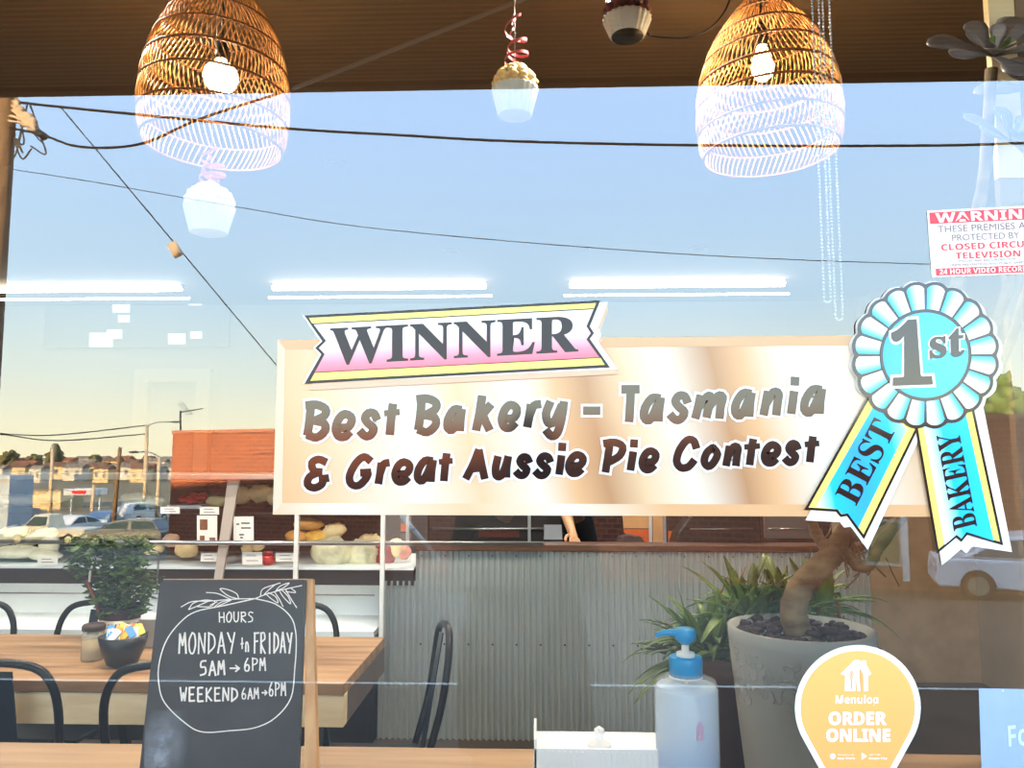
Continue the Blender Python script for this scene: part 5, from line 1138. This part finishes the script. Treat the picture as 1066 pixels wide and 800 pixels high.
MB().lathe([(.20, .62), (.215, .72), (.20, .95), (.175, 1.15), (.19, 1.35), (.13, 1.46), (.05, 1.50)], (PX, 0, 0), 40).build('coat', mat('dark_jacket', srgb(26, 27, 30), .9), ph)
_c = [o for o in ph.children if o.name.startswith('coat')][0]
for _v in _c.data.vertices: _v.co.x = PX + (_v.co.x - PX) * 1.12; _v.co.y = Yp + _v.co.y * .72
tp = thing('phone', (0, -1.20, 1.55), 'black phone held up by the person on the footpath', 'phone')
MB().box(-.075, .075, -1.182, -1.174, 1.545, 1.62).build('case', M_darkpl, tp, bevel=.002)

# ------------------------------------------------------------------ the street that the glass mirrors
def G(px, Y, dz=0): x = Q(px, 480, Y).x; return Vector((x, -Y, ground_z(Y) + dz))
M_brick = bpy.data.materials.new('brickwork'); M_brick.use_nodes = True
_t = M_brick.node_tree; _b = _t.nodes['Principled BSDF']; _b.inputs['Roughness'].default_value = .9
_tc = _t.nodes.new('ShaderNodeTexCoord'); _mp = _t.nodes.new('ShaderNodeMapping'); _bk = _t.nodes.new('ShaderNodeTexBrick')
_mp.inputs['Rotation'].default_value = (PI/2, 0, 0); _bk.inputs['Scale'].default_value = 1.7; _bk.inputs['Color1'].default_value = srgb(160, 80, 46); _bk.inputs['Color2'].default_value = srgb(132, 60, 38); _bk.inputs['Mortar'].default_value = srgb(166, 112, 80); _bk.inputs['Mortar Size'].default_value = .035
_t.links.new(_tc.outputs['Object'], _mp.inputs[0]); _t.links.new(_mp.outputs[0], _bk.inputs[0]); _t.links.new(_bk.outputs[0], _b.inputs['Base Color'])
def Dq(px, py, D): return Q(px, py, D - 1.15)
# brick building running obliquely along the far side
A = Dq(180, 452, 28); B_2 = Dq(1250, 433, 17.5); zt2 = (A.z + B_2.z) / 2
bb = thing('brick_building', (A.x + 4, A.y, -3), 'long orange brick building across the street mirrored behind the banner', 'building')
dirv = (B_2 - A); dirv.z = 0; L_ = dirv.length; dirv.normalize(); nb_ = Vector((dirv.y, -dirv.x, 0)); nb_ = nb_ if nb_.y < 0 else -nb_
m = MB(); a0 = Vector((A.x, A.y, -3.2)); b0 = a0 + dirv * L_; 
m.prism([a0, b0, b0 + nb_ * 10, a0 + nb_ * 10], (0, 0, zt2 + 3.2)); m.build('wall', M_brick, bb)
m = MB(); o_ = -nb_ * .06
m.prism([a0 + o_ + Vector((0,0,zt2+3.2)), b0 + o_ + Vector((0,0,zt2+3.2)), b0 + nb_*10 + Vector((0,0,zt2+3.2)), a0 + nb_*10 + Vector((0,0,zt2+3.2))], (0, 0, .12)); m.build('coping', mat('coping', srgb(170, 110, 84), .8), bb)
def bpt(px, z):                                       # point on that wall seen at pixel column px
    d = ray(px, 480); d = Vector((d.x, -d.y, 0)); c = Vector((CAMP.x, -CAMP.y, 0)); r = a0 - c; det = d.x * -dirv.y + d.y * dirv.x
    s_ = (r.x * -dirv.y + r.y * dirv.x) / det; p = c + d * s_; return Vector((p.x, p.y, z)), s_ * d.length
pA, dA = bpt(880, 0)
def zat(py, px):
    p, dd = bpt(px, 0); d = ray(px, py); return 1.6 + d.z / math.hypot(d.x, d.y) * dd
def wallquad(px0, py0, px1, py1, off):
    z_a, z_b = zat(py0, px0), zat(py1, px0); p, q = bpt(px0, 0)[0], bpt(px1, 0)[0]
    return [Vector((p.x, p.y, z_a)) + off, Vector((q.x, q.y, z_a)) + off, Vector((q.x, q.y, z_b)) + off, Vector((p.x, p.y, z_b)) + off]
m = MB(); m.prism(wallquad(896, 540, 934, 588, -nb_ * .02), -nb_ * .04); wn = m.build('window', mat('win_frame', srgb(206, 196, 180), .6), bb)
m = MB(); m.prism(wallquad(899, 543, 931, 584, -nb_ * .07), -nb_ * .01); m.build('pane', mat('win_green', srgb(90, 104, 66), .2, vary=.5, scale=1.2), wn)
m = MB(); m.prism(wallquad(934, 537, 941, 604, -nb_ * .02), -nb_ * .12); m.build('downpipe', mat('pipe_white', srgb(236, 232, 222), .6), bb)
an = Dq(184, 452, 28.3); t = thing('tv_antenna', an, 'small rooftop antenna mirrored above the brick building corner', 'antenna')
MB().tube([an + Vector((0, -.3, 0)), Dq(184, 427, 28.3) + Vector((0, -.3, 0))], .035, 6).build('mast', M_darkpl, t)
m = MB(); a_, b2 = Dq(184, 429, 28.3) + Vector((0, -.3, 0)), Dq(208, 425, 28.3) + Vector((0, -.3, 0)); m.tube([a_, b2], .022, 6)
for u in (.1, .2, .3): p = a_ + (b2 - a_) * u; m.tube([p - Vector((0, .4, .1)), p + Vector((0, .4, .1 + .2))], .012, 4)
m.build('boom', M_darkpl, t)

# poles
M_pole = mat('timber_pole', srgb(118, 92, 66), .9, vary=.3, scale=6, stretch=(3, 3, .4))
pl = G(-17, 10.85); t = thing('power_pole', pl, 'tall timber power pole with a tangle of fittings mirrored at the picture edge', 'power pole')
MB().tube([pl, (pl.x, pl.y, 8.0)], [.17, .13], 14).build('trunk', M_pole, t)
m = MB(); M_ins = mat('fitting', srgb(222, 196, 166), .6, vary=.3, scale=10)
m.box(pl.x - .9, pl.x + .55, pl.y + .14, pl.y + .24, 7.62, 7.74); m.build('crossarm', M_pole, t)
r4 = random.Random(3)
for k in range(7):
    c = Dq(9 + k * 4.2, 101 + k * 5.5 + r4.uniform(-4, 4), 12) ; m = MB(); m.lathe([(.03, -.13), (.085, -.09), (.04, -.05), (.09, -.01), (.04, .03), (.08, .07), (.03, .12)], c, 12); m.tube([c, Vector((pl.x, pl.y + .1, c.z + .05))], .018, 6); m.build('insulator', M_ins, t)
m = MB()
for k in range(10):
    a_ = Dq(r4.uniform(4, 34), r4.uniform(98, 128), 12); b2 = Dq(r4.uniform(2, 34), r4.uniform(105, 160), 12); m.tube(smooth_pts([a_, (a_ + b2) / 2 + Vector((r4.uniform(-.3, .3), 0, -r4.uniform(.2, .5))), b2], 5), .014, 5)
m.build('jumper_wires', M_darkpl, t)
def wire(pts, r_, m_, label, bead=None):
    m = MB(); m.tube(smooth_pts(pts, 6), r_, 6); o = m.build('overhead_cable', m_); tag(o, label, 'cable', None)
    if bead: mm = MB(); mm.tube([bead[0], bead[1]], bead[2], 10); mm.build('insulator', M_ins, o)
    return o
M_wire = mat('wire_dark', srgb(22, 22, 26), .8, spec=.1); M_wirel = mat('wire_light', srgb(214, 206, 184), .5)
wire([Dq(x, y, 12) for x, y in ((-3, 104), (30, 108), (150, 120), (300, 134), (420, 141), (530, 147), (700, 151), (900, 152), (1066, 149), (1400, 132))], .021, M_wire, 'thick dark cable mirrored right across the window under the awning edge')
wire([Dq(x, y, d) for x, y, d in ((6, 132, 12), (45, 141, 11.4), (75, 151.5, 10.6), (110, 154, 9.5), (150, 149, 8), (200, 127, 6.2), (250, 110, 4.8), (300, 93, 3.7), (400, 55, 3.0), (540, 1, 2.45), (575, -13, 2.3))], [.016] * 61, M_wirel, 'service cable curving from the power pole, lit stretch under the awning painted white', (Dq(42, 139, 11.5), Dq(47, 143, 11.5), .06)) if False else None
pts_ = [Dq(x, y, d) for x, y, d in ((6, 132, 12), (45, 141, 11.4), (75, 151.5, 10.6), (110, 154, 9.5), (150, 149, 8), (200, 127, 6.2), (250, 110, 4.8), (300, 94, 3.42), (400, 55.5, 2.9), (540, 1, 2.45), (575, -13, 2.3))]
sp = smooth_pts(pts_, 6); rr_ = [.0028 * max(2.3, (-p.y) + 1.15) * .62 for p in sp]; kk = 42; m = MB(); m.tube(sp[kk:], [q * 1.7 for q in rr_[kk:]], 6, 0); m.tube(sp[:kk+1], rr_[:kk+1], 6, 1); o = tag(m.build('overhead_cable', [mat('cable_lit', srgb(244, 240, 228), .5), M_wire]), 'service cable curving from the power pole, lit stretch under the awning painted white', 'cable')  # single cable: sky silhouette and lit stretch are put into its two colours
mm = MB(); mm.tube([Dq(40, 138, 11.5), Dq(47, 143, 11.5)], .06, 10); mm.build('insulator', M_darkpl, o)
ga, gb = Dq(62, 110, 12), Dq(457, 583, 17)
gi0, gi1 = ga + (gb - ga) * .232, ga + (gb - ga) * .262
m = MB(); m.tube([ga, gb], .010, 6); o = tag(m.build('stay_wire', M_wire), 'thin diagonal stay wire with a small insulator mirrored above the banner corner', 'stay wire'); MB().tube([Dq(178, 253, 13.1), Dq(187, 267, 13.2)], .085, 10).build('insulator', M_ins, o); MB().tube([Dq(418, 537, 16.4), gb], .05, 8).build('stay_guard', M_white, o)
wire([Dq(x, y, 25) for x, y in ((-60, 165), (10, 176), (100, 190), (250, 216), (400, 239), (700, 264), (960, 275), (1200, 280))], .014, M_wire, 'very thin dark wire mirrored high over the fluorescent lights')
wire([Dq(x, y, 12) for x, y in ((-20, 136), (20, 134), (70, 132), (130, 128), (300, 118), (700, 108), (1300, 112))], .016, M_wirel, 'pale sunlit cable leaving the power pole fittings') if False else None

def lamp_post(px, D, ytop, arm, label, timber=False, lean=0):
    yb = D - 1.15; g_ = G(px, yb); top = Dq(px + lean, ytop, D); t = thing('street_light' if arm else 'utility_pole', g_, label, 'street light' if arm else 'pole')
    MB().tube([g_, top], [.12 * D / 60 + .06, .08 * D / 60 + .05], 8).build('post', M_pole if timber else mat('post_pale', srgb(196, 176, 150), .7), t)
    if arm:
        m = MB(); m.tube(smooth_pts([top, top + Vector((arm * .4, 0, .35)), top + Vector((arm, 0, .4))], 4), .06, 6); m.build('arm', M_steel, t); m = MB(); m.ball(top + Vector((arm * 1.15, 0, .38)), (.45, .2, .1), 10, 6); m.build('lamp_head', M_darkpl, t)
    return t
lamp_post(153, 70, 444, 2.3, 'tall pale street light mirrored beside the brick building')
lamp_post(55, 75, 463, 0, 'thin pale pole mirrored among the distant houses')
lamp_post(121, 50, 466, 0, 'leaning timber pole mirrored over the parked cars', True, 4)
lamp_post(166, 60, 476, -1.8, 'short arched street light mirrored next to the brick corner')
lamp_post(98, 60, 505, 0, 'short white bollard like pole mirrored behind the silver car')
for k, (y0, y1, y2) in enumerate(((452, 453, 443), (453, 459, 452))):
    wire([Dq(x, y, 70) for x, y in ((-60, y0 - 6), (5, y0), (60, y1), (153, y2))], .06, M_wire, ['upper', 'lower'][k] + ' sagging distant wire mirrored left of the pale street light')
# houses to the horizon
HW = [mat('house_wall_%s' % n, srgb(*c), .9) for n, c in (('cream', (196, 176, 138)), ('white', (206, 200, 186)), ('tan', (150, 122, 90)), ('brick', (124, 78, 58)))]
HR = [mat('roof_%s' % n, srgb(*c), .9) for n, c in (('brown', (104, 78, 62)), ('grey', (116, 110, 104)), ('red', (122, 78, 62)))]
M_hw = mat('house_window', srgb(70, 74, 78), .3)
kinds_ = ['cream walled', 'white walled', 'tan walled', 'brick walled']; rk = ['brown roofed', 'grey roofed', 'red roofed']
def house(px, D, wpx, k, rot, label, big=1.0):
    c = G(px, D - 1.15); wd = wpx * D / F; dp = wd * .7; h = 2.7 * big; rh = min(1.9, wd * .22); t = thing('house', c, label, 'house', 'distant houses'); T = Matrix.Translation(c) @ Matrix.Rotation(rot, 4, 'Z')
    MB().box(-wd/2, wd/2, -dp/2, dp/2, -1, h, 0, T).build('walls', HW[k % 4], t)
    o = wd * .05; m = MB(); V = [T @ Vector(p) for p in ((-wd/2-o, -dp/2-o, h), (wd/2+o, -dp/2-o, h), (wd/2+o, dp/2+o, h), (-wd/2-o, dp/2+o, h), (-wd/2-o, 0, h+rh), (wd/2+o, 0, h+rh))]
    m.add(V, [(0,1,5,4), (2,3,4,5), (0,4,3), (1,2,5), (0,3,2,1)]); m.build('roof', HR[k % 3], t)
    for q in (-.28, .25): MB().box(wd*q - wd*.07, wd*q + wd*.07, dp/2 + .02, dp/2 + .1, h*.4, h*.8, 0, T).build('window', M_hw, t)
hs = [(16, 150, 30, 0, .1), (48, 140, 34, 1, -.2), (74, 160, 26, 2, .5), (92, 120, 34, 1, .2), (118, 150, 28, 0, -.1), (140, 130, 30, 3, .3), (166, 145, 28, 1, 0), (28, 105, 40, 2, .1), (68, 98, 36, 0, -.3), (104, 95, 38, 0, .2), (150, 92, 36, 2, -.15), (188, 120, 30, 0, .1), (-25, 120, 40, 1, 0), (-50, 95, 40, 3, .1), (5, 190, 26, 2, 0), (60, 200, 26, 0, .3), (88, 210, 22, 1, -.2), (130, 205, 26, 2, .1), (176, 190, 24, 1, .2), (35, 230, 20, 3, .1), (110, 240, 18, 1, .4), (155, 235, 18, 0, .1), (-90, 100, 50, 0, 0), (1090, 60, 80, 2, .2)]
ref = ['by round tree', 'under thin pole', 'beyond cone tree', 'behind white hatchback', 'behind leaning pole', 'by tall street light', 'touching brick corner']
hs = [(px, D * 1.75, wp * .62, k, rot) for px, D, wp, k, rot in hs]
hs += [(px, D, wp, k, rot) for px, D, wp, k, rot in ((0, 150, 18, 1, .1), (20, 165, 20, 0, -.1), (42, 150, 17, 1, .3), (80, 160, 20, 1, 0), (110, 150, 18, 0, .2), (128, 165, 19, 1, -.3), (148, 152, 18, 0, 0), (175, 165, 17, 1, .1), (56, 172, 18, 0, .1))]
seen_ = {}
for i, (px, D, wp, k, rot) in enumerate(hs):
    row = 'nearer' if D < 176 else 'middle' if D < 290 else 'farthest'
    nm_ = ('%s %s house in %s row mirrored %s' % (kinds_[k % 4], rk[k % 3], row, ref[min(6, max(0, int((px + 10) // 28)))]))
    if nm_ in seen_: nm_ += [', standing apart', ', half hidden', ', faint'][seen_[nm_] - 1]; 
    seen_[nm_] = seen_.get(nm_, 0) + 1
    house(px, D, wp, k, rot, nm_)
M_tree = mat('far_tree', srgb(86, 84, 50), .9, vary=.3, scale=.6); M_tree2 = mat('near_tree', srgb(92, 116, 62), .8, vary=.4, scale=2)
def tree(px, D, ytop, wpx, label, m_, con=False):
    g_ = G(px, D - 1.15); top = Dq(px, ytop, D).z; r_ = wpx / 2 * D / F; t = thing('tree', g_, label, 'tree', 'mirrored trees'); m = MB(); rt = random.Random(int(px))
    MB().tube([g_, (g_.x, g_.y, g_.z + (top - g_.z) * .6)], [r_ * .12, r_ * .06], 8).build('trunk', M_pole, t)
    H_ = (top - g_.z)
    for k in range(46):
        a = rt.uniform(0, 2*PI); u = rt.uniform(0, 1); zz_ = g_.z + H_ * (.3 + .66 * u); q = r_ * math.sqrt(max(.02, 1 - (2*u - .8)**2 / 1.5)) * (1 - (.75 * u if con else 0)) * rt.uniform(.3, .85)
        m.ball((g_.x + q*math.cos(a), g_.y + q*math.sin(a), zz_ - r_*.12), r_ * (.3 if not con else .24), 8, 6, bump=.9, seed=k + px)
    m.build('foliage', m_, t)
tree(57, 190, 462, 26, 'broad cone shaped tree mirrored over the distant roofs', M_tree, True); tree(10, 220, 469, 18, 'round tree mirrored near the picture edge', M_tree); tree(37, 230, 473, 16, 'low round tree between the other two distant trees', M_tree)
tree(1052, 34, 385, 60, 'green tree mirrored above the brick building behind the rosette', M_tree2); tree(99, 300, 474, 16, 'small faraway tree mirrored left of the leaning pole', M_tree)
# low commercial roofs and sign
t = thing('service_shed', G(30, 78), 'long low cream shed mirrored behind the white pickup', 'shed'); c = G(30, 78)
MB().box(c.x - 5.2, c.x + 3.6, c.y - 4, c.y, c.z, c.z + 1.9).build('walls', HW[0], t); MB().box(c.x - 5.5, c.x + 3.9, c.y - 4.2, c.y + .2, c.z + 1.9, c.z + 2.1).build('roof', HR[1], t)
t = thing('shop_canopy', G(84, 62), 'white canopy with a red stripe mirrored above the parked cars', 'canopy'); c = G(84, 62)
MB().box(c.x - 1.3, c.x + 1.3, c.y - 2, c.y, c.z + 2.3, c.z + 2.8).build('fascia', M_white, t); MB().box(c.x - .6, c.x + .6, c.y + .01, c.y + .04, c.z + 2.4, c.z + 2.65).build('red_stripe', M_red, t)
for q in (-1.2, 1.2): MB().tube([(c.x + q, c.y - 1, c.z), (c.x + q, c.y - 1, c.z + 2.3)], .06, 8).build('post', M_white, t)
t = thing('storage_container', G(3, 48), 'blue grey container mirrored against the picture edge', 'container'); c = G(3, 48)
MB().box(c.x - 3.2, c.x + .55, c.y - 2.4, c.y, c.z + .2, c.z + 3.9).build('box', mat('container_blue', srgb(178, 190, 200), .6), t, bevel=.02); MB().box(c.x - 3.2, c.x + .55, c.y, c.y + .04, c.z + 3.5, c.z + 3.7).build('rail', M_steel, t)

# cars
M_tyre = mat('tyre', srgb(24, 24, 24), .8); M_rim = mat('alloy', srgb(206, 196, 168), .3, .6); M_cwin = mat('car_window', srgb(54, 66, 56), .08, spec=.8)
M_lamp = mat('headlight', srgb(230, 228, 220), .15)
def car(px, D, L_, H_, rot, body, label, kind='wagon', sc=1.0, z=None):
    c = G(px, D - 1.15) if z is None else Vector((G(px, D - 1.15).x, -(D - 1.15), z))
    t = thing('pickup' if kind == 'pickup' else 'car', c, label, 'car', 'mirrored parked cars'); T = Matrix.Translation(c) @ Matrix.Rotation(rot, 4, 'Z'); W_2 = .88
    if kind == 'wagon': low = [(-1, .3), (-1, .62), (-.93, .78), (-.55, .86), (.92, .92), (1, .8), (1, .32)]; cab = [(-.56, .86), (-.28, 1.32), (.05, 1.44), (.72, 1.42), (.93, .92)]
    elif kind == 'sedan': low = [(-1, .26), (-1.0, .56), (-.92, .72), (-.48, .86), (.72, .9), (.98, .86), (1, .36), (.98, .28)]; cab = [(-.52, .86), (-.2, 1.28), (.12, 1.42), (.42, 1.36), (.76, .92)]
    else: low = [(-1, .45), (-1, .85), (-.1, .85), (-.1, .95), (.55, .98), (.98, .88), (1, .45)]; cab = [(-.08, .95), (-.04, 1.58), (.32, 1.6), (.56, .98)]
    hx = L_ / 2; sz = H_ / (1.6 if kind == 'pickup' else 1.44)
    def pts(a, y): return [T @ Vector((x * hx, y, z_ * sz)) for x, z_ in a]
    m = MB(); m.prism(pts(low, -W_2), T.to_3x3() @ Vector((0, 2 * W_2, 0))); m.build('body', body, t, bevel=.05)
    n = len(cab); m = MB(); o = pts(cab, -W_2 + .04); o2 = pts(cab, W_2 - .04); cen = T @ Vector((0, 0, 0))
    vs = []
    for s_, arr in ((-1, cab), (1, cab)):
        for x, z_ in arr: vs.append(T @ Vector((x * hx, s_ * (W_2 - .04 - .16 * max(0, (z_ - .9) / .5)), z_ * sz)))
    m.add(vs, [tuple(range(n))[::-1], tuple(range(n, 2*n))] + [(i, (i+1) % n, n + (i+1) % n, n + i) for i in range(n)]); m.build('cabin', body, t, bevel=.03)
    for s_ in (-1, 1):
        cx_, cz_ = sum(p[0] for p in cab) / n, sum(p[1] for p in cab) / n
        for (u0, u1) in (((.06, .47), (.53, .94)) if kind != 'pickup' else ((.1, .9),)):
            xa, xb = cab[0][0], cab[-1][0]; zb_ = .95 if kind != 'pickup' else 1.02; ztp = cab[2][1] - .1
            def prof_top(u): 
                x = xa + (xb - xa) * u
                for (x0, z0_), (x1, z1_) in zip(cab, cab[1:]):
                    if x0 <= x <= x1: return min(ztp, z0_ + (z1_ - z0_) * (x - x0) / (x1 - x0) - .08)
                return zb_
            us = [u0 + (u1 - u0) * i / 6 for i in range(7)]; pl_ = [(xa + (xb - xa) * u, max(zb_, prof_top(u))) for u in us]
            pl_ = [(pl_[0][0], zb_)] + pl_ + [(pl_[-1][0], zb_)]
            m = MB(); m.prism([T @ Vector((x * hx, s_ * (W_2 - .035 - .16 * max(0, (z_ - .9) / .5)), z_ * sz)) for x, z_ in pl_], T.to_3x3() @ Vector((0, s_ * .012, 0))); m.build('side_window', M_cwin, t)
        for x in (-.62, .64):
            wc = T @ Vector((x * hx, s_ * (W_2 - .08), .33)); ax = T.to_3x3() @ Vector((0, s_, 0)); m = MB(); m.tube([wc - ax * .1, wc + ax * .1], .33, 22); wh = m.build('wheel', M_tyre, t)
            m = MB(); m.tube([wc + ax * .095, wc + ax * .11], .2, 16)
            m.build('rim', M_rim, wh)
        m = MB(); m.ball(T @ Vector((-.95 * hx, s_ * .68, .66 * sz)), (.14, .16, .08), 10, 6); m.build('headlight', M_lamp, t)
    return t
car(138, 43, 4.5, 1.5, PI * 0 + .0, mat('car_slate', srgb(112, 114, 112), .2, .2), 'dark slate station wagon mirrored in the middle of the car park')
car(1080, 17.2, 4.3, 1.42, PI + math.atan2(dirv.y, dirv.x), mat('car_silver', srgb(232, 238, 242), .25, 0), 'silver sedan mirrored at the kerb in front of the brick building', 'sedan')
car(60, 44, 4.6, 1.7, PI, mat('pickup_cream', srgb(236, 226, 200), .4), 'cream pickup truck mirrored at the far side of the car park', 'pickup')
car(86, 50, 4.2, 1.4, PI/2 + .2, mat('car_white', srgb(230, 232, 234), .3), 'white hatchback mirrored nose on behind the cream pickup', 'sedan')
car(112, 57, 4.2, 1.4, PI/2 - .2, mat('car_bluegrey', srgb(150, 172, 192), .3), 'pale blue hatchback mirrored left of the leaning pole', 'sedan')
car(152, 64, 4.4, 1.7, PI/2 + .3, mat('van_white', srgb(226, 226, 222), .4), 'white van like car mirrored behind the slate station wagon', 'wagon')
car(18, 58, 4.4, 1.5, .2, mat('car_grey', srgb(120, 116, 110), .4), 'grey car mirrored in front of the long cream shed', 'wagon')
